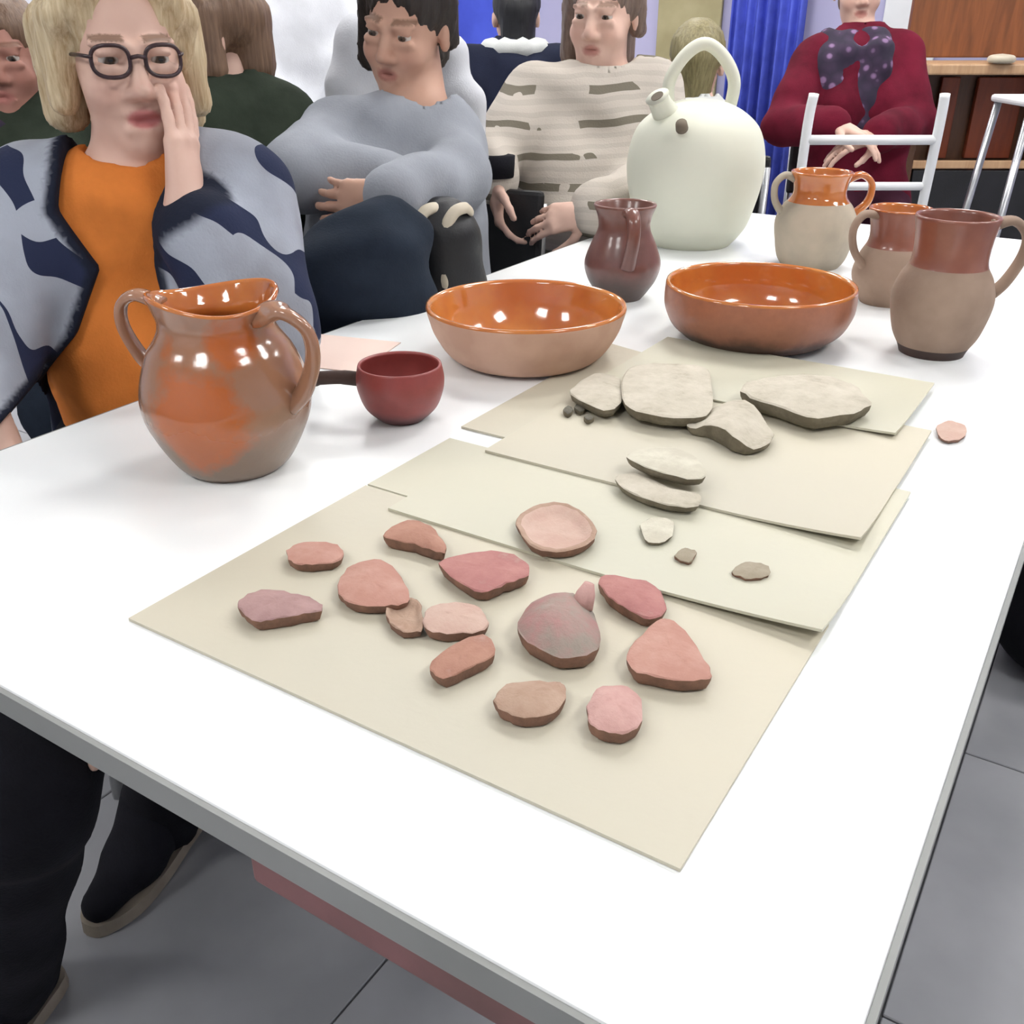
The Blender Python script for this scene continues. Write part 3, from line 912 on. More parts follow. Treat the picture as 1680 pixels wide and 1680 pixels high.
def seat_joints(headc, depth_dir_B, neck, shL, shR, elL, elR, wrL, wrR, pel, knee_h=.50, spread=.10, thigh=.42, ank=None, kn=None, **kw):
    B = unit(np.array([depth_dir_B[0], depth_dir_B[1], 0.0]))
    lat = unit(np.array([*(shR - shL)[:2], 0.0]))
    J = dict(head=headc, neck=neck, shL=shL, shR=shR, elL=elL, elR=elR, wrL=wrL, wrR=wrR, pel=pel, B=B)
    for s, sg in (('L', -1), ('R', 1)):
        J['kn' + s] = np.array([*(pel + B * thigh + lat * sg * spread)[:2], knee_h])
        J['an' + s] = np.array([*(pel + B * (thigh + .02) + lat * sg * spread)[:2], .075])
    if kn: J['knL'], J['knR'] = map(np.array, kn)
    if ank: J['anL'], J['anR'] = map(np.array, ank)
    J.update(kw)
    return J


def bounds(J, pad=.2):
    P = np.array([J[k] for k in J if k[:2] in ('he', 'ne', 'sh', 'el', 'wr', 'pe', 'kn', 'an') and isinstance(J[k], np.ndarray)])
    return P.min(0) - pad, P.max(0) + pad


def make_person(J, label, A, skin, lips=(.45, .16, .14), sc=1.0, h=.013, hf=.005, hands=None, mouth_open=0.0, detail=True, group=None, shoes=True, feet_dir=None, fine_hands=True):
    lo, hi = bounds(J); lo[2] = max(lo[2], -.02)
    hd = .15 * sc
    fx = [[], [], []]
    for i in range(3): fx[i].append((J['head'][i] - hd, J['head'][i] + hd))
    for hh in (hands or []):
        if fine_hands:
            cpt = np.array(hh['wr']) + unit(hh['D']) * .09
            for i in range(3): fx[i].append((cpt[i] - .11, cpt[i] + .11))
    v = Vol(lo, hi, h, fx, hf)
    torso(v, J, 0.0, .8); arms(v, J); legs(v, J)
    add_head(v, J['head'], A, J['neck'], sc, detail, mouth_open)
    for hh in (hands or []): add_hand(v, **hh)
    base = np.array([J['pel'][0], J['pel'][1], 0.0])
    for s in 'LR':
        f = feet_dir if feet_dir is not None else J['B']
        v.cap(J['an' + s], J['an' + s] + f * .11 + np.array([0, 0, -.035]), .036, .030, .02)
    me, V = v.mesh('person')
    C = head_colours(V, J['head'], A, sc, skin, lips) if detail else np.tile(np.array(skin, float), (len(V), 1))
    shift(me, V, base); paint(me, C)
    o = link('person', me, MAT['skin']); o.location = base
    tag(o, label, 'person', group)
    J['base'] = base; J['A'] = A; J['sc'] = sc
    if detail:
        for s in (-1, 1): make_eye(o, J, s)
    if shoes:
        for s in 'LR':
            f = unit(feet_dir if feet_dir is not None else J['B'])
            if 'shoe_dir' in J: f = unit(J['shoe_dir'])
            make_shoe(o, J['an' + s], f, base, J.get('shoe_mat', MAT['black']), J.get('sole_mat', MAT['darkmetal']))
    return o


def make_eye(o, J, s):
    A, sc = J['A'], J['sc']
    c = J['head'] + sc * (A.T @ np.array([s * .031, .0725, .0015]))
    bm = bmesh.new(); bmesh.ops.create_icosphere(bm, subdivisions=3, radius=.0128 * sc)
    me = bpy.data.meshes.new('eye'); bm.to_mesh(me); bm.free()
    V = np.array([v.co[:] for v in me.vertices]); n_ = V / np.linalg.norm(V, axis=1)[:, None]
    look = unit(A[1] - .1 * A[2])
    d = n_ @ look
    C = np.tile(np.array([.55, .50, .46]), (len(V), 1)); C[d > .80] = (.07, .045, .03); C[d > .965] = (.005, .005, .005)
    paint(me, C)
    for p in me.polygons: p.use_smooth = True
    e = link('eye', me, MAT['eye'], o); e.location = c - J['base']


def make_shoe(o, an, f, base, m, sole_m):
    lat = np.array([-f[1], f[0], 0])
    c = np.array([an[0], an[1], 0.0]) + f * .055
    g = lambda a, b, z: np.array([*(c + f * a + lat * b)[:2], z])
    v = Vol(c - .2, c + np.array([.2, .2, .16]), .008)
    v.cap(g(-.085, 0, .045), g(.03, 0, .042), .037, .040, .02)
    v.cap(g(.03, 0, .042), g(.105, 0, .034), .040, .026, .02)
    v.cap(g(-.06, 0, .06), np.array(an) + UP * .03, .040, .044, .02)
    v.cap(g(.02, 0, .050), np.array(an) + f * .02 + UP * .035, .040, .046, .02)
    v.field(lambda F_, X, Y, Z: np.maximum(F_, .012 - Z))
    me, V = v.mesh('shoe'); shift(me, V, base)
    s = link('shoe', me, m, o)
    bm = bmesh.new()
    ol = [(-.125, .0), (-.11, .030), (-.05, .038), (.02, .046), (.08, .044), (.125, .022), (.135, 0), (.125, -.022), (.08, -.044), (.02, -.046), (-.05, -.038), (-.11, -.030)]
    cs = catmull([(a, b, 0) for a, b in ol], 3, True)
    bot = [bm.verts.new(g(p[0], p[1], .001) - base) for p in cs]; top = [bm.verts.new(g(p[0] * .99, p[1] * .99, .022) - base) for p in cs]
    n_ = len(cs)
    for k in range(n_): bm.faces.new((bot[k], bot[(k + 1) % n_], top[(k + 1) % n_], top[k]))
    bm.faces.new(top); bm.faces.new(list(reversed(bot)))
    finish(bm, 'sole', sole_m, s)


def folds(amp, f, seed=0.0):
    def fn(F_, X, Y, Z):
        return F_ + amp * (np.sin(X * f + 2.1 * np.sin(Z * f * .6 + seed)) * np.sin(Z * f * 1.15 + 1.7 * np.sin(Y * f * .7 + seed)) + .6 * np.sin(Y * f * 1.4 + Z * f * .9 + seed))
    return fn


def garment(o, J, name, mat, off=.012, sleeves=True, cuff=.03, h=.010, hem=-.02, neck_cut=.066, amp=.0028, fq=34, extra=None, cut=None, label=None, which='LR', bust=1, edge=None):
    lo, hi = bounds({k: J[k] for k in J if k[:2] in ('ne', 'sh', 'el', 'wr', 'pe')}, .19)
    v = Vol(lo, hi, h)
    torso(v, J, off, bust)
    if sleeves: arms(v, J, off, cuff, .03, which)
    if extra: extra(v)
    zc = J['pel'][2] + hem
    v.field(lambda F_, X, Y, Z: np.maximum(folds(amp, fq, J['pel'][0] * 9)(F_, X, Y, Z), zc - Z))
    nk = J['neck'] + unit(J['head'] - J['neck']) * .055
    v.cap(J['neck'] + unit(J['head'] - J['neck']) * .02, nk + UP * .08, neck_cut, neck_cut * 1.25, .012, True)
    if cut: v.field(cut)
    me, V = v.mesh(name); shift(me, V, J['base'])
    if edge is not None: paint(me, np.repeat(edge(V)[:, None], 3, 1))
    g = link(name, me, mat, o)
    if label: g['label'] = label
    return g


def trousers(o, J, mat, off=.012, h=.014, name='trousers'):
    sub = {k: J[k] for k in J if k[:2] in ('pe', 'kn', 'an')}
    lo, hi = bounds(sub, .2)
    v = Vol(lo, hi, h)
    legs(v, J, off, -.03)
    lat = unit(J['shR'] - J['shL'])
    v.cap(J['pel'] - lat * .07 + UP * .02, J['pel'] + lat * .07 + UP * .02, .118 + off * .5, .118 + off * .5, .04)
    v.field(folds(.0035, 26, J['pel'][1] * 7))
    me, V = v.mesh(name); shift(me, V, J['base'])
    return link(name, me, mat, o)


def hair(o, J, mat, prims, cuts=(), h=.006, skull=1.0, face_cut=True, strands=.0022, sfreq=230, name='hair'):
    """prims in head coordinates: (a, b, ra, rb) locks or ((c), (r)) masses"""
    A, sc, c = J['A'], J['sc'], J['head']
    W = lambda p: c + sc * (A.T @ np.array(p, float))
    v = Vol(c - .27 * sc, c + .22 * sc, h)
    v.ell(W((0, -.024, .040)), np.array([.083, .100, .088]) * sc * skull, A, .01)
    for p in prims:
        if len(p) == 2: v.ell(W(p[0]), np.array(p[1]) * sc, A, .018)
        else: v.cap(W(p[0]), W(p[1]), p[2] * sc, p[3] * sc, .014)
    if face_cut:
        v.ell(W((0, .075, -.045)), np.array([.060, .09, .098]) * sc, A, .012, True)
    for p in cuts: v.ell(W(p[0]), np.array(p[1]) * sc, A, .012, True)

    def st(F_, X, Y, Z):
        lx = (A[0][0] * (X - c[0]) + A[0][1] * (Y - c[1]) + A[0][2] * (Z - c[2]))
        ly = (A[1][0] * (X - c[0]) + A[1][1] * (Y - c[1]) + A[1][2] * (Z - c[2]))
        th = np.arctan2(lx, ly + .02)
        lz = (Z - c[2])
        return F_ + strands * np.sin(th * 22 + 2.5 * np.sin(lz * 26)) + strands * .6 * np.sin(th * 47 + lz * 30)
    v.field(st)
    me, V = v.mesh(name); shift(me, V, J['base'])
    return link(name, me, mat, o)


def hair_mat(name, c1, c2):
    n = Nodes(name)
    mp = n.n('ShaderNodeMapping'); mp.inputs['Scale'].default_value = (1, 1, .08); n.l(n.obj(), mp.inputs[0])
    n.col(n.ramp(n.noise(170, 4, .6, mp.outputs[0]), [(.3, c1), (.7, c2)]))
    n.pr(Roughness=.5); n.bump(n.noise(260, 2, .5, mp.outputs[0]), .5, .003)
    return n.m


MAT['hair_blond'] = hair_mat('blond_hair', srgb(220, 204, 170), srgb(172, 146, 108))
MAT['hair_brown'] = hair_mat('brown_hair', srgb(132, 104, 82), srgb(96, 72, 56))
MAT['hair_dark'] = hair_mat('dark_hair', srgb(44, 34, 28), srgb(26, 20, 18))
MAT['hair_black'] = hair_mat('black_hair', srgb(24, 24, 30), srgb(14, 14, 18))
MAT['hair_olive'] = hair_mat('dark_blond_hair', srgb(142, 132, 92), srgb(104, 94, 60))
MAT['hair_grey'] = hair_mat('grey_brown_hair', srgb(128, 108, 96), srgb(92, 76, 68))
MAT['orange'] = fabric('orange_knit', srgb(224, 132, 62), .78, 12)
MAT['jeans'] = fabric('dark_trouser_cloth', srgb(38, 46, 58), .75, 14)
MAT['blackcloth'] = fabric('black_trouser_cloth', srgb(28, 28, 34), .7, 14)
MAT['lavjeans'] = fabric('lavender_blue_denim', srgb(112, 112, 146), .7, 18)
MAT['greyknit'] = fabric('grey_knit', srgb(156, 160, 168), .82, 9)
MAT['greendark'] = fabric('dark_green_jacket_cloth', srgb(52, 60, 50), .62, 10)
MAT['navy'] = fabric('navy_coat_cloth', srgb(34, 38, 56), .7, 10)
MAT['whitecloth'] = fabric('white_coat_cloth', srgb(214, 216, 222), .86, 8)
MAT['greycloth'] = fabric('pale_grey_shirt_cloth', srgb(206, 208, 206), .88, 8)
MAT['maroon'] = fabric('maroon_knit', srgb(108, 26, 46), .5, 6)
MAT['plum'] = fabric('plum_trouser_cloth', srgb(72, 36, 52), .7, 9)
MAT['trim'] = fabric('dark_trim_knit', srgb(36, 40, 54), .7, 20)
MAT['tealcloth'] = fabric('grey_teal_scarf_cloth', srgb(112, 124, 126), .8, 12)
MAT['beigesole'] = mottled('beige_rubber', srgb(158, 146, 130), srgb(138, 128, 114), 14, .7, .1)

# cardigan: grey with dark navy slanting patches and lighter blue-grey ones
n = Nodes('patched_grey_cardigan_knit')
wv = n.n('ShaderNodeTexWave', wave_type='BANDS', bands_direction='DIAGONAL'); wv.inputs['Scale'].default_value = 3.6
wv.inputs['Distortion'].default_value = 5.5; wv.inputs['Detail'].default_value = 1.5; wv.inputs['Detail Scale'].default_value = 1.6
n.l(n.obj(), wv.inputs[0])
base_c = n.ramp(n.noise(7, 3), [(.4, srgb(140, 143, 152)), (.6, srgb(164, 170, 182))])
mk = n.math('MULTIPLY', n.math('GREATER_THAN', wv.outputs['Fac'], .70), n.math('GREATER_THAN', n.noise(6.5, 1), .44))
n.col(n.mix(n.n('ShaderNodeVertexColor', layer_name='Col').outputs[0], n.mix(mk, base_c, srgb(44, 50, 74)), srgb(34, 38, 52)))
n.pr(Roughness=.95); n.b.inputs['Specular IOR Level'].default_value = .15; n.bump(n.noise(240, 2), .4, .002)
MAT['cardigan'] = n.m

# beige sweater with broken horizontal olive stripes
n = Nodes('striped_beige_knit')
z = n.sep(n.obj())[2]
zz = n.math('ADD', z, n.math('MULTIPLY', n.noise(5, 2), .05))
wob = n.math('SINE', n.math('MULTIPLY', zz, 92.0))
mk = n.math('MULTIPLY', n.math('GREATER_THAN', wob, .74), n.math('GREATER_THAN', n.noise(9, 2), .47))
mk2 = n.math('MULTIPLY', n.math('GREATER_THAN', n.math('SINE', n.math('MULTIPLY', zz, 260.0)), .2), .35)
base_c = n.mix(mk2, srgb(188, 180, 170), srgb(160, 152, 143))
n.col(n.mix(mk, base_c, srgb(116, 110, 98)))
n.pr(Roughness=.95); n.b.inputs['Specular IOR Level'].default_value = .15; n.bump(n.noise(240, 2), .4, .002)
MAT['striped'] = n.m

# dark patterned shawl
n = Nodes('dark_patterned_scarf_cloth')
vo = n.n('ShaderNodeTexVoronoi'); vo.inputs['Scale'].default_value = 26; n.l(n.obj(), vo.inputs['Vector'])
n.col(n.ramp(vo.outputs['Distance'], [(.2, srgb(132, 104, 140)), (.34, srgb(58, 42, 66)), (.7, srgb(40, 32, 52))]))
n.pr(Roughness=.9)
MAT['shawl'] = n.m
MAT['glasses'] = mottled('dark_glasses_frame', srgb(60, 40, 44), srgb(48, 32, 36), 20, .3, 0)
gl = Nodes('spectacle_lens'); gl.col((1, 1, 1, 1)); gl.pr(Roughness=.02, IOR=1.08); gl.b.inputs['Transmission Weight'].default_value = 1.0
MAT['lens'] = gl.m

SKIN = (.70, .475, .385); SKIN_P = (.72, .50, .42); SKIN_D = (.56, .34, .25)


def chair_proto():
    r = empty('audience_chair')
    bm = bmesh.new(); box_bm(bm, (0, 0, .435), (.42, .42, .03), .012); finish(bm, 'seat', MAT['black'], r)
    bm = bmesh.new(); box_bm(bm, (0, -.205, .70), (.40, .022, .26), .010, Euler((.12, 0, 0)).to_matrix()); finish(bm, 'backrest', MAT['black'], r)
    for sx in (-1, 1):
        tube('leg', [(sx * .19, -.235, .80), (sx * .19, -.20, .42), (sx * .20, -.23, .0)], .011, MAT['chrome'], r, 8)
        tube('leg', [(sx * .19, .18, .42), (sx * .20, .20, .0)], .011, MAT['chrome'], r, 8)
    return r


def copy_tree(o, parent=None):
    c = o.copy(); COL.objects.link(c); c.parent = parent
    for ch in o.children: copy_tree(ch, c)
    return c


CH0 = chair_proto(); CH_USED = [False]


def put_chair(J, label, back=.03):
    c = CH0 if not CH_USED[0] else copy_tree(CH0)
    CH_USED[0] = True
    p = J['pel'] - J['B'] * back
    c.location = (p[0], p[1], 0)
    c.rotation_euler = (0, 0, math.atan2(J['B'][1], J['B'][0]) - math.pi / 2)
    tag(c, label, 'chair', 'chairs of the audience')
    return c


# ---- woman in the orange top, elbow on the table, hand against her cheek
hp = vp(203, 92, 1.20)
B1 = unit(-np.array([hp[0], hp[1] + .05, 0]))
A1 = head_frame(-np.array([hp[0], hp[1], 0]) + RIGHT * .26, 0.0, .05)
neck1 = vp(222, 268, 1.25)
pel1 = np.array([*(hp - B1 * .12)[:2], .55])
J1 = seat_joints(hp, B1, neck1, vp(45, 345, 1.25), vp(392, 325, 1.28), vp(-75, 590, 1.16), vp(432, 540, 1.24), vp(20, 700, 1.02), vp(308, 350, 1.185), pel1,
                 kn=(on_plane(18, 1300, .47), (-.90, .66, .49)), ank=(on_plane(10, 1600, .08), (-1.055, .655, .075)), belly=.06)
J1['wrL'] = J1['knL'] + np.array([-.03, .12, .11])
J1['elL'] = (J1['shL'] + J1['wrL']) / 2 - RIGHT * .11 + AHEAD * .02
J1['shoe_dir'] = (.25, -.97, 0); J1['shoe_mat'] = MAT['blackcloth']; J1['sole_mat'] = MAT['beigesole']
hand_D = unit(vp(296, 122, 1.185) - J1['wrR'])
p1 = make_person(J1, 'woman in orange top and patched grey cardigan holding a hand to her cheek', A1, SKIN, (.50, .13, .15), .93, .012, .0036,
                 hands=[dict(wr=J1['wrR'], D=hand_D, N=-RIGHT * 1.0 + AHEAD * .16, scale=.94, curl=.10, thumb=-1, spread=.03),
                        dict(wr=J1['wrL'], D=J1['B'] + RIGHT * .5 - UP * .3, N=-UP, curl=.5, thumb=1)], mouth_open=.008, feet_dir=unit((.25, -.97, 0)))
hair(p1, J1, MAT['hair_blond'], [((-.074, .01, .045), (-.088, .005, -.060), .028, .020), ((.074, .01, .045), (.086, .005, -.05), .028, .020),
                                 ((-.07, -.05, .03), (-.078, -.05, -.08), .040, .030), ((.07, -.05, .03), (.078, -.05, -.07), .040, .030),
                                 ((0, -.09, .02), (0, -.085, -.08), .055, .045), ((-.03, .06, .108), (-.075, .03, .05), .020, .020), ((.02, .06, .112), (.076, .03, .05), .020, .020)],
     cuts=[((0, .10, .045), (.052, .06, .050))], h=.0048)
garment(p1, J1, 'top', MAT['orange'], .010, False, h=.008, hem=.0, neck_cut=.060, fq=40)
lat1 = unit(J1['shR'] - J1['shL'])


def wedge_front(X, Y, Z):
    """distance to the open front of the cardigan, negative inside the opening"""
    u = (X - J1['neck'][0]) * lat1[0] + (Y - J1['neck'][1]) * lat1[1]
    f = (X - J1['pel'][0]) * J1['B'][0] + (Y - J1['pel'][1]) * J1['B'][1]
    a = np.interp(Z, [.50, .70, .80, .88, .95, 1.0], [-.20, -.185, -.085, -.045, -.085, -.075])
    b = np.interp(Z, [.50, .70, .80, .88, .95, 1.0], [.10, .06, .03, .022, .035, .06])
    return np.maximum(np.maximum(a - u, u - b), .045 - f)


def open_front(F_, X, Y, Z): return np.maximum(F_, -wedge_front(X, Y, Z))


def knit_edge(V):
    """1 on the dark knitted edging along the opening and on the cuffs"""
    e = wedge_front(V[:, 0], V[:, 1], V[:, 2])
    k = np.clip((.016 - e) / .007, 0, 1)
    for q in (J1['wrR'], J1['wrL']):
        k = np.maximum(k, np.clip((.062 - np.linalg.norm(V - q, axis=1)) / .007, 0, 1))
    return k


garment(p1, J1, 'cardigan', MAT['cardigan'], .026, True, .035, .0065, -.02, .070, .0032, 30, cut=open_front, edge=knit_edge)
trousers(p1, J1, MAT['blackcloth'], .018, .012)


def glasses(o, J):
    A, sc, c = J['A'], J['sc'], J['head']
    W = lambda p: c + sc * (A.T @ np.array(p, float)) - J['base']
    g = None
    bm = bmesh.new()
    for s in (-1, 1):
        ring = [W((s * .032 + .0225 * math.copysign(abs(math.cos(t)) ** .75, math.cos(t)), .101 - .010 * abs(math.cos(t)) * (1 if math.cos(t) * s > 0 else .2), .002 + .0185 * math.copysign(abs(math.sin(t)) ** .75, math.sin(t)))) for t in [2 * math.pi * k / 28 for k in range(28)]]
        tube_bm(bm, ring, .0024, 6, True)
        tube_bm(bm, [W((s * .054, .094, .007)), W((s * .064, .062, .007)), W((s * .0745, .0, .004))], .0022, 6)
    tube_bm(bm, [W((-.009, .101, .006)), W((0, .105, .008)), W((.009, .101, .006))], .0024, 6)
    return finish(bm, 'glasses', MAT['glasses'], o, True)


glasses(p1, J1)
put_chair(J1, 'black chair under the woman in the orange top')

# ---- grey sweater woman, arms folded
h3 = vp(668, 42, 1.85)
B3 = unit(-RIGHT * .45 - AHEAD * 1.0)
A3 = head_frame(-RIGHT * .42 - AHEAD, -.16, .22)
J3 = seat_joints(h3, B3, vp(692, 182, 1.90), vp(552, 226, 1.90), vp(738, 238, 1.92), vp(486, 284, 1.76), vp(748, 290, 1.84), vp(650, 296, 1.77), vp(640, 322, 1.64), np.array([*vp(665, 300, 1.93)[:2], .55]),
                 thigh=.44)
kd = unit(-RIGHT * .22 - AHEAD)
J3['knL'] = np.array([*(J3['pel'] + kd * .40 - RIGHT * .13)[:2], .53]); J3['knR'] = np.array([*(J3['pel'] + kd * .36 + RIGHT * .06)[:2], .53])
J3['anL'] = np.array([*(J3['knL'] + kd * .0)[:2], .075]); J3['anR'] = np.array([*(J3['knR'])[:2], .075])
p3 = make_person(J3, 'woman in grey sweater with folded arms, face turned down', A3, SKIN_D, (.34, .12, .10), 1.0, .014, .0055,
                 hands=[dict(wr=J3['wrR'], D=-RIGHT - UP * .12 + AHEAD * .25, N=AHEAD, curl=.4, thumb=1, scale=.9), dict(wr=J3['wrL'], D=RIGHT * .35 + AHEAD * .9, N=-UP, curl=.6, thumb=-1, scale=.8)])
hair(p3, J3, MAT['hair_dark'], [((.066, .01, .05), (.080, .0, -.07), .032, .026), ((.06, -.05, .03), (.07, -.05, -.08), .045, .035), ((-.07, -.02, .05), (-.074, -.03, -.02), .024, .02), ((0, -.09, .03), (0, -.08, -.06), .05, .05)], h=.007)
garment(p3, J3, 'sweater', MAT['greyknit'], .022, True, .02, .010, -.04, .068, .0038, 30)
trousers(p3, J3, MAT['jeans'], .016)
put_chair(J3, 'black chair under the woman in the grey sweater')
# white coat hung over the back of her chair
c3 = vp(674, 200, 2.16)
v = Vol(np.array([c3[0] - .42, c3[1] - .42, .4]), np.array([c3[0] + .42, c3[1] + .42, 1.3]), .011)
L3 = lambda a, b, z: np.array([*(c3 + RIGHT * a - AHEAD * b)[:2], z])
v.cap(L3(-.105, 0, 1.11), L3(-.12, 0, .60), .062, .072, .05)
v.cap(L3(.085, 0, 1.09), L3(.115, 0, .60), .050, .062, .05)
v.cap(L3(-.09, -.01, 1.06), L3(.09, -.01, .99), .050, .050, .05)
v.cap(L3(-.04, -.01, .9), L3(.04, -.01, .62), .065, .075, .05)
v.cap(L3(-.135, .03, 1.02), L3(-.165, .03, .66), .042, .042, .03)
v.cap(L3(.125, .03, 1.0), L3(.155, .03, .66), .038, .040, .03)
v.field(folds(.005, 24, 1.0))
me, V = v.mesh('white_coat'); shift(me, V, (c3[0], c3[1], 0))
o = link('white_coat', me, MAT['whitecloth']); o.location = (c3[0], c3[1], 0)
tag(o, 'white padded coat hung over the chair behind the grey sweater woman', 'coat')
# dark coat bundled on her lap
c9 = vp(590, 440, 1.56)
v = Vol(c9 - np.array([.32, .32, .2]), c9 + np.array([.32, .32, .22]), .009)
v.ell(c9 - RIGHT * .008 - UP * .01, (.112, .11, .085), np.array([RIGHT, AHEAD, UP]), .03)
v.ell(c9 + RIGHT * .03 + AHEAD * .06 + UP * .03, (.085, .10, .07), np.array([RIGHT, AHEAD, UP]), .04)
v.cap(c9 - RIGHT * .08 - UP * .05, c9 + RIGHT * .05 - UP * .07, .06, .07, .04)
v.field(folds(.006, 30, .7))
me, V = v.mesh('bundled_coat'); shift(me, V, c9)
o = link('bundled_coat', me, MAT['jeans']); o.location = c9
tag(o, 'dark blue grey coat bundled on the lap of the grey sweater woman', 'coat')

# ---- striped beige sweater woman
h4 = vp(992, 24, 2.25)
B4 = unit(-RIGHT * .25 - AHEAD)
A4 = head_frame(-RIGHT * .45 - AHEAD, -.03, .08)
J4 = seat_joints(h4, B4, vp(990, 128, 2.30), vp(872, 160, 2.30), vp(1072, 150, 2.32), vp(800, 275, 2.22), vp(1085, 290, 2.26), vp(812, 300, 2.12), vp(965, 350, 2.06), np.array([*vp(965, 300, 2.33)[:2], .55]), belly=.05)
p4 = make_person(J4, 'woman in beige striped sweater with dark wristband, seated left of the white pot', A4, SKIN, (.42, .16, .14), 1.0, .014, .0055,
                 hands=[dict(wr=J4['wrL'], D=-UP * .95 + RIGHT * .12 - AHEAD * .2, N=RIGHT, curl=.6, thumb=1, scale=.88), dict(wr=J4['wrR'], D=-RIGHT - UP * .12 - AHEAD * .1, N=AHEAD - UP * .5, curl=.65, thumb=1, scale=.85)])
hair(p4, J4, MAT['hair_grey'], [((.07, .0, .05), (.086, -.01, -.09), .032, .026), ((.06, -.05, .03), (.08, -.05, -.12), .045, .03), ((-.07, -.01, .05), (-.078, -.02, -.03), .024, .02), ((0, -.09, .03), (0, -.08, -.09), .05, .05)], h=.007)
garment(p4, J4, 'sweater', MAT['striped'], .024, True, .02, .011, -.03, .070, .0035, 28)
trousers(p4, J4, MAT['lavjeans'], .016)
wb = J4['wrL'] + UP * .035
o = tube('wristband', [wb + UP * .022, wb - UP * .022], [.045, .043], MAT['blackcloth'], None, 18)
for vv in o.data.vertices: vv.co -= Vector(J4['base'])
o.parent = p4; o['label'] = 'wide dark wristband'
put_chair(J4, 'black chair under the woman in the striped sweater')

# ---- seated behind the orange top woman: brown hair, dark green jacket, turned away
h2 = vp(338, 62, 1.98)
B2 = unit(-RIGHT * .2 - AHEAD)
A2 = head_frame(-RIGHT * .95 - AHEAD * .35, 0, .1)
J2 = seat_joints(h2, B2, vp(372, 155, 2.02), vp(290, 215, 1.95), vp(455, 200, 2.06), vp(250, 330, 1.9), vp(478, 300, 2.02), vp(250, 380, 1.75), vp(400, 350, 1.85), np.array([*vp(385, 300, 2.05)[:2], .55]), thigh=.36)
p2 = make_person(J2, 'person with brown hair in dark green jacket behind the orange top woman', A2, SKIN, sc=1.0, h=.016, hf=.008,
                 hands=[dict(wr=J2['wrR'], D=J2['B'], N=-UP, curl=.4, thumb=-1), dict(wr=J2['wrL'], D=J2['B'], N=-UP, curl=.4, thumb=1)], fine_hands=False)
hair(p2, J2, MAT['hair_brown'], [((.066, .02, .05), (.078, .02, -.06), .032, .028), ((.06, -.05, .03), (.07, -.05, -.07), .045, .04), ((-.066, .0, .05), (-.078, .0, -.06), .03, .024), ((0, -.09, .03), (0, -.08, -.06), .05, .05)], h=.008)
garment(p2, J2, 'jacket', MAT['greendark'], .030, True, .02, .012, -.06, .064, .006, 22)
trousers(p2, J2, MAT['jeans'], .014, .018)
put_chair(J2, 'black chair under the person in the dark green jacket')

# ---- far left person cut by the frame
h0 = vp(2, 92, 1.95)
B0 = unit(RIGHT * .3 - AHEAD)
J0 = seat_joints(h0, B0, vp(8, 190, 2.0), vp(-95, 232, 2.0), vp(98, 225, 2.02), vp(-120, 350, 1.95), vp(118, 345, 1.95), vp(-40, 400, 1.8), vp(60, 400, 1.8), np.array([*vp(10, 330, 2.05)[:2], .55]))
p0 = make_person(J0, 'person in dark jacket and purple scarf at the left edge', head_frame(B0, 0, .05), (.46, .23, .18), sc=1.0, h=.016, hf=.007,
                 hands=[dict(wr=J0['wrR'], D=-RIGHT - AHEAD * .4, N=-UP, curl=.4, thumb=1), dict(wr=J0['wrL'], D=RIGHT - AHEAD * .4, N=-UP, curl=.4, thumb=-1)], fine_hands=False)
hair(p0, J0, MAT['hair_brown'], [((.068, .01, .05), (.078, .0, -.05), .028, .024), ((-.068, .01, .05), (-.078, .0, -.05), .028, .024), ((0, -.09, .03), (0, -.08, -.04), .05, .05)], h=.008)
garment(p0, J0, 'jacket', MAT['greendark'], .028, True, .02, .013, -.05, .060, .005, 22)
trousers(p0, J0, MAT['jeans'], .014, .018)
put_chair(J0, 'black chair under the person at the left edge')


def scarf(o, J, mat, r=.024, R=.088, name='scarf', drop=.0):
    c = J['neck'] + UP * .005
    f = J['B']; l = np.array([-f[1], f[0], 0])
    pts = [c + l * R * math.cos(t) + f * R * .95 * math.sin(t) + UP * (-.035 * max(0, math.sin(t)) + .01) - J['base'] for t in [2 * math.pi * k / 24 for k in range(24)]]
    bm = bmesh.new(); tube_bm(bm, pts, [r * (1 + .18 * math.sin(k * 2.3)) for k in range(24)], 10, True, 1.2)
    return finish(bm, name, mat, o, True)


scarf(p0, J0, MAT['shawl'])

# ---- white coated person further back, head above the frame
h7 = vp(505, -175, 3.1)
B7 = unit(-RIGHT * .6 - AHEAD)
J7 = seat_joints(h7, B7, vp(500, -70, 3.1), vp(420, -25, 3.05), vp(560, -30, 3.15), vp(405, 110, 3.0), vp(575, 110, 3.1), vp(440, 200, 2.9), vp(555, 210, 3.0), vp(490, 235, 3.15))
latp = unit(J7['shR'] - J7['shL'])
for s, sg in (('L', -1), ('R', 1)):
    J7['kn' + s] = np.array([*(J7['pel'] + latp * sg * .09)[:2], .47]); J7['an' + s] = np.array([*(J7['pel'] + latp * sg * .10)[:2], .075])
p7 = make_person(J7, 'standing person in white coat behind the grey sweater woman', head_frame(B7), SKIN, h=.018, hf=.009,
                 hands=[dict(wr=J7['wrR'], D=-UP + J7['B'] * .2, N=-latp, curl=.4, thumb=1), dict(wr=J7['wrL'], D=-UP + J7['B'] * .2, N=latp, curl=.4, thumb=-1)], fine_hands=False)
hair(p7, J7, MAT['hair_dark'], [((0, -.09, .03), (0, -.08, -.05), .05, .05)], h=.010)
garment(p7, J7, 'coat', MAT['whitecloth'], .035, True, .02, .014, -.18, .064, .006, 20)
trousers(p7, J7, MAT['jeans'], .014, .018)

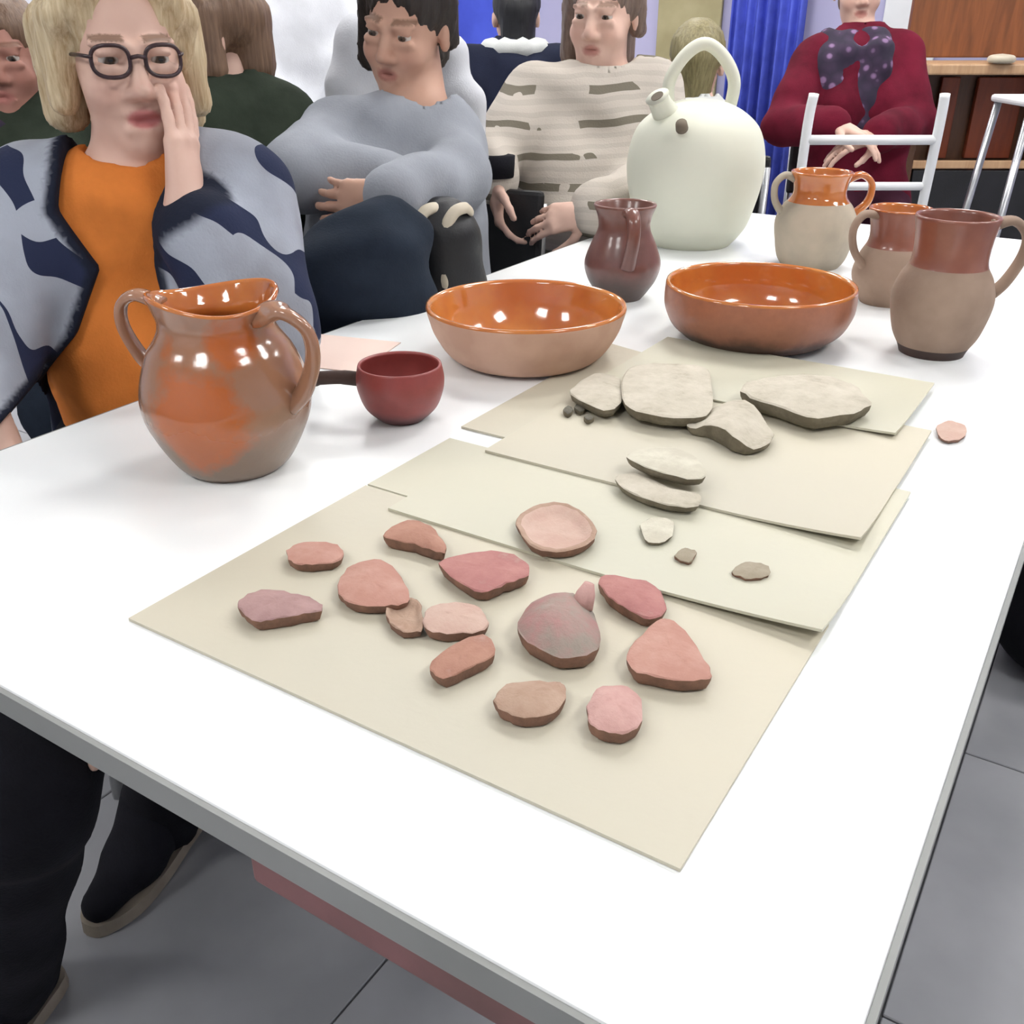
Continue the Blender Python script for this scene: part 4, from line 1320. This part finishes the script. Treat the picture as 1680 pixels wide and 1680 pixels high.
# ---- dark haired person in navy, far back
h8 = vp(846, 28, 3.4)
B8 = unit(-RIGHT * .1 + AHEAD)
J8 = seat_joints(h8, B8, vp(844, 88, 3.4), vp(762, 118, 3.4), vp(918, 118, 3.4), vp(755, 235, 3.42), vp(925, 235, 3.42), vp(800, 270, 3.55), vp(880, 270, 3.55), np.array([*vp(842, 250, 3.4)[:2], .55]))
p8 = make_person(J8, 'dark haired person in navy coat seen from behind, far back between two women', head_frame(B8), SKIN, h=.02, hf=.010,
                 hands=[dict(wr=J8['wrR'], D=J8['B'], N=-UP, curl=.4, thumb=-1), dict(wr=J8['wrL'], D=J8['B'], N=-UP, curl=.4, thumb=1)], fine_hands=False)
hair(p8, J8, MAT['hair_black'], [((0, -.07, .02), (0, -.07, -.055), .065, .06)], h=.010)
garment(p8, J8, 'coat', MAT['navy'], .034, True, .02, .015, -.08, .062, .006, 20)
scarf(p8, J8, MAT['greycloth'], .034, .085, 'collar')
trousers(p8, J8, MAT['blackcloth'], .014, .02)
put_chair(J8, 'black chair under the person in the navy coat')

# ---- dark blond person behind the white pot
h5 = vp(1143, 105, 2.95)
B5 = unit(-RIGHT * .3 - AHEAD)
J5 = seat_joints(h5, unit(RIGHT * .2 + AHEAD), vp(1142, 172, 2.95), vp(1082, 215, 2.95), vp(1188, 215, 2.95), vp(1085, 310, 2.95), vp(1185, 310, 2.95), vp(1090, 350, 3.1), vp(1190, 350, 3.1), np.array([*vp(1140, 330, 2.95)[:2], .55]))
p5 = make_person(J5, 'dark blond person in pale grey shirt seen behind the white pot', head_frame(RIGHT * .2 + AHEAD), SKIN, h=.02, hf=.010,
                 hands=[dict(wr=J5['wrR'], D=J5['B'], N=-UP, curl=.4, thumb=-1), dict(wr=J5['wrL'], D=J5['B'], N=-UP, curl=.4, thumb=1)], fine_hands=False)
hair(p5, J5, MAT['hair_olive'], [((0, -.07, .02), (0, -.065, -.075), .066, .05)], h=.009)
garment(p5, J5, 'shirt', MAT['greycloth'], .024, True, .02, .015, -.08, .062, .005, 20)
trousers(p5, J5, MAT['jeans'], .014, .02)
put_chair(J5, 'black chair under the dark blond person behind the pot')

# ---- maroon sweater person at the back right
h6 = vp(1410, -18, 3.3)
B6 = unit(-RIGHT * .1 - AHEAD)
J6 = seat_joints(h6, B6, vp(1412, 58, 3.32), vp(1340, 92, 3.32), vp(1480, 92, 3.32), vp(1290, 190, 3.28), vp(1500, 200, 3.28), vp(1372, 205, 3.05), vp(1440, 220, 3.05), np.array([*vp(1412, 240, 3.36)[:2], .56]), girth=1.05, thigh=.33)
J6['elL'] = vp(1282, 205, 3.25)
p6 = make_person(J6, 'person in maroon sweater and dark patterned scarf seated at the back right', head_frame(B6, 0, .1), SKIN, h=.018, hf=.006,
                 hands=[dict(wr=J6['wrR'], D=-RIGHT - UP * .3, N=-UP + AHEAD * .4, curl=.4, thumb=1), dict(wr=J6['wrL'], D=RIGHT * .8 - UP * .3 - AHEAD * .5, N=-UP, curl=.4, thumb=-1)])
hair(p6, J6, MAT['hair_brown'], [((0, -.09, .03), (0, -.08, -.04), .05, .05)], h=.010)
garment(p6, J6, 'sweater', MAT['maroon'], .024, True, .02, .013, -.06, .060, .005, 22)
sw = J6
c = J6['neck']
v = Vol(c - np.array([.3, .3, .42]), c + np.array([.3, .3, .12]), .012)
l6 = unit(J6['shR'] - J6['shL']); F6 = J6['B']
v.cap(c - l6 * .05 + F6 * .06 - UP * .02, c + l6 * .05 + F6 * .06 - UP * .02, .045, .045, .03)
v.cap(c - l6 * .06 + F6 * .10 - UP * .06, c - l6 * .05 + F6 * .155 - UP * .30, .050, .060, .03)
v.cap(c + l6 * .04 + F6 * .12 - UP * .05, c - l6 * .0 + F6 * .165 - UP * .28, .055, .060, .03)
v.cap(c - l6 * .13 + F6 * .10 - UP * .08, c - l6 * .10 + F6 * .14 - UP * .26, .052, .050, .03)
v.cap(c - l6 * .12 + F6 * .04 - UP * .02, c - l6 * .10 + F6 * .12 - UP * .16, .045, .045, .03)
v.field(folds(.005, 34, .4))
me, V = v.mesh('scarf'); shift(me, V, J6['base']); link('scarf', me, MAT['shawl'], p6)
trousers(p6, J6, MAT['plum'], .014, .018)
put_chair(J6, 'black chair under the person in the maroon sweater')

# ------------------------------------------------------------------ furniture and wall pieces at the back
# white tubular chair standing before the maroon sweater person
q = vp(1424, 260, 2.6); wc = empty('white_chair', (q[0], q[1], 0), YAW)
tag(wc, 'white metal chair with open frame back in front of the maroon sweater person', 'chair')
zr1, zr2, zp = vp(1424, 228, 2.6)[2], vp(1424, 310, 2.6)[2], vp(1424, 150, 2.6)[2]
for s in (-1, 1):
    tube('back_post', catmull([(s * .172, 0, 0), (s * .172, .02, .42), (s * .176, 0, zr1), (s * .172, -.01, zp)], 6), .0135, MAT['white'], wc, 10)
    tube('leg', [(s * .172, .34, .42), (s * .18, .36, 0)], .0135, MAT['white'], wc, 10)
tube('rail', [(-.172, 0, zr1), (.172, 0, zr1)], .0125, MAT['white'], wc, 10)
tube('rail', [(-.172, .01, zr2), (.172, .01, zr2)], .0110, MAT['white'], wc, 10)
bm = bmesh.new(); box_bm(bm, (0, .17, .43), (.36, .36, .025), .008); finish(bm, 'seat', MAT['white'], wc)

# cream bent-wood stools of the row beside the grey sweater woman
n_cream = mottled('cream_strap', srgb(206, 196, 176), srgb(188, 178, 158), 8, .5, .05)
c8 = vp(722, 425, 1.72); hb = empty('handbag', (c8[0], c8[1], c8[2]), YAW)
tag(hb, 'black handbag with cream handles between the two seated women', 'bag')
v = Vol((-.2, -.14, -.22), (.2, .14, .2), .008)
v.cap((-.02, 0, .045), (.015, 0, .05), .042, .042, .03); v.cap((-.03, 0, -.12), (.03, 0, -.12), .055, .055, .04)
v.cap((-.02, 0, .03), (-.025, 0, -.12), .048, .06, .03); v.cap((.02, 0, .03), (.025, 0, -.12), .048, .06, .03); v.cap((0, 0, .04), (0, 0, -.12), .05, .06, .05)
v.field(folds(.003, 40, .2))
me, V = v.mesh('body'); link('body', me, MAT['black'], hb)
for xo in (-.036, .016):
    tube('handle', catmull([(xo - .002, -.062, -.10), (xo - .006, -.060, -.02), (xo - .004, -.054, .05), (xo + .012, -.044, .086), (xo + .032, -.03, .094), (xo + .04, -.01, .085)], 6), .0105, n_cream, hb, 10, False, .6)

# wooden sideboard at the right
q = vp(1640, 120, 4.3); sb = empty('sideboard', (q[0], q[1], 0), YAW)
tag(sb, 'brown wooden sideboard with shelf ledge at the back right', 'sideboard')
box('upper_panel', (0, .30, 1.27), (.66, .04, .54), MAT['wood'], sb, .006)
box('ledge', (0, .12, .965), (.70, .42, .045), MAT['wood2'], sb, .008)
box('back_panel', (0, .26, .72), (.62, .03, .44), MAT['wood3'], sb, .004)
dr = box('door', (-.12, .225, .74), (.085, .03, .36), MAT['redwood'], sb, .004)
box('door', (.12, .225, .74), (.22, .03, .36), MAT['redwood'], sb, .004)
for s in (-1, 1): box('side', (s * .325, .16, .48), (.03, .30, .94), MAT['wood3'], sb, .004)
box('bottom_strip', (0, .03, .555), (.62, .03, .035), MAT['wood2'], sb, .004)
box('plinth', (0, .15, .27), (.60, .26, .52), MAT['black'], sb, .004)
pr = resample([(.0, 0), (.05, .004), (.058, .02), (.045, .034), (.0, .040)], 5)
o = lathe('bread_loaf', pr, n_cream); q2 = vp(1640, 112, 4.22); o.location = (q2[0], q2[1], .9875)
tag(o, 'small cream rounded bun lying on the sideboard ledge', 'food')

# tall white topped stool with steel legs at the right edge
q = vp(1690, 172, 3.0); st = empty('bar_stool', (q[0], q[1], 0), YAW)
tag(st, 'tall stool with white top and steel legs at the right edge', 'stool')
bm = bmesh.new(); box_bm(bm, (.06, 0, .935), (.26, .26, .022), .008); finish(bm, 'seat', MAT['white'], st)
for sx in (-.05, .17):
    for sy in (-.11, .11):
        tube('leg', [(sx, sy, .925), (sx + (-.07 if sx < 0 else .06), sy * 1.4, 0)], .012, MAT['chrome'], st, 10)
for sy in (-.128, .128): tube('foot_rail', [(-.085, sy, .45), (.20, sy, .45)], .009, MAT['chrome'], st, 8)


def curtain(name, x0, x1, y, z0, z1, mat, label, folds_n=6, amp=.03):
    bm = bmesh.new(); NX = folds_n * 10; F_, K_ = [], []
    for i in range(NX + 1):
        u = i / NX; xx = x0 + (x1 - x0) * u; yy = y + amp * math.sin(u * folds_n * 2 * math.pi) + amp * .4 * math.sin(u * folds_n * 4.6)
        F_.append([bm.verts.new((xx, yy, z)) for z in (z0, z1)]); K_.append([bm.verts.new((xx, yy + .006, z)) for z in (z0, z1)])
    for i in range(NX):
        bm.faces.new((F_[i][0], F_[i + 1][0], F_[i + 1][1], F_[i][1])); bm.faces.new((K_[i][0], K_[i][1], K_[i + 1][1], K_[i + 1][0]))
        for j in (0, 1): bm.faces.new((F_[i][j], K_[i][j], K_[i + 1][j], F_[i + 1][j]))
    for i in (0, NX): bm.faces.new((F_[i][0], F_[i][1], K_[i][1], K_[i][0]))
    o = finish(bm, name, mat, None, True)
    return tag(o, label, 'curtain')


def wall_x(px, y):
    """world x where the view ray of photo column px meets the plane at depth y"""
    d = FWD + RIGHT * (px - HALF) / FOC - CUP * (100 - HALF) / FOC
    return float((CAM + d * (y - CAM[1]) / d[1])[0])


yb = R_['y1'] - .10
curtain('curtain', wall_x(1192, yb), wall_x(1312, yb), yb, .06, 2.5, MAT['blue'], 'blue curtain hanging at the back behind the white pot', 7, .03)
tag(box('curtain_rod', ((wall_x(1192, yb) + wall_x(1312, yb)) / 2, yb, 2.52), (wall_x(1312, yb) - wall_x(1192, yb) + .2, .03, .03), MAT['chrome']), 'steel rod over the blue curtain', 'rod')
for nm, a, b, z0, z1, m, lab in (('notice_board', 735, 822, .98, 2.1, MAT['board'], 'bright blue board on the back wall, between the two seated women'),
                                 ('khaki_board', 1078, 1180, .60, 2.2, MAT['khaki'], 'khaki board on the back wall above the white pot'),
                                 ('white_board', 1440, 1532, .45, 2.2, MAT['white'], 'white board on the back wall beside the sideboard')):
    xa, xb = wall_x(a, R_['y1']), wall_x(b, R_['y1'])
    bm = bmesh.new(); box_bm(bm, ((xa + xb) / 2, R_['y1'] - .02, (z0 + z1) / 2), (xb - xa, .03, z1 - z0), .006)
    tag(finish(bm, nm, m), lab, 'board')

# dark backpack on the floor past the table's right side
q = on_plane(1745, 1090, 0)
v = Vol(np.array([q[0] - .25, q[1] - .25, -.01]), np.array([q[0] + .25, q[1] + .25, .5]), .010)
v.ell((q[0], q[1], .16), (.13, .15, .17), None, .03); v.ell((q[0] - .02, q[1], .10), (.14, .13, .11), None, .05)
v.field(lambda F_, X, Y, Z: np.maximum(folds(.004, 26)(F_, X, Y, Z), .004 - Z))
me, V = v.mesh('body'); bp = empty('backpack', (q[0], q[1], 0)); shift(me, V, (q[0], q[1], 0)); link('body', me, MAT['blackcloth'], bp)
tube('strap', catmull([(-.05, 0, .30), (-.02, 0, .36), (.04, 0, .355), (.06, 0, .30)], 6), .010, MAT['blackcloth'], bp, 8, False, .5)
tag(bp, 'black backpack on the grey floor right of the table', 'backpack')
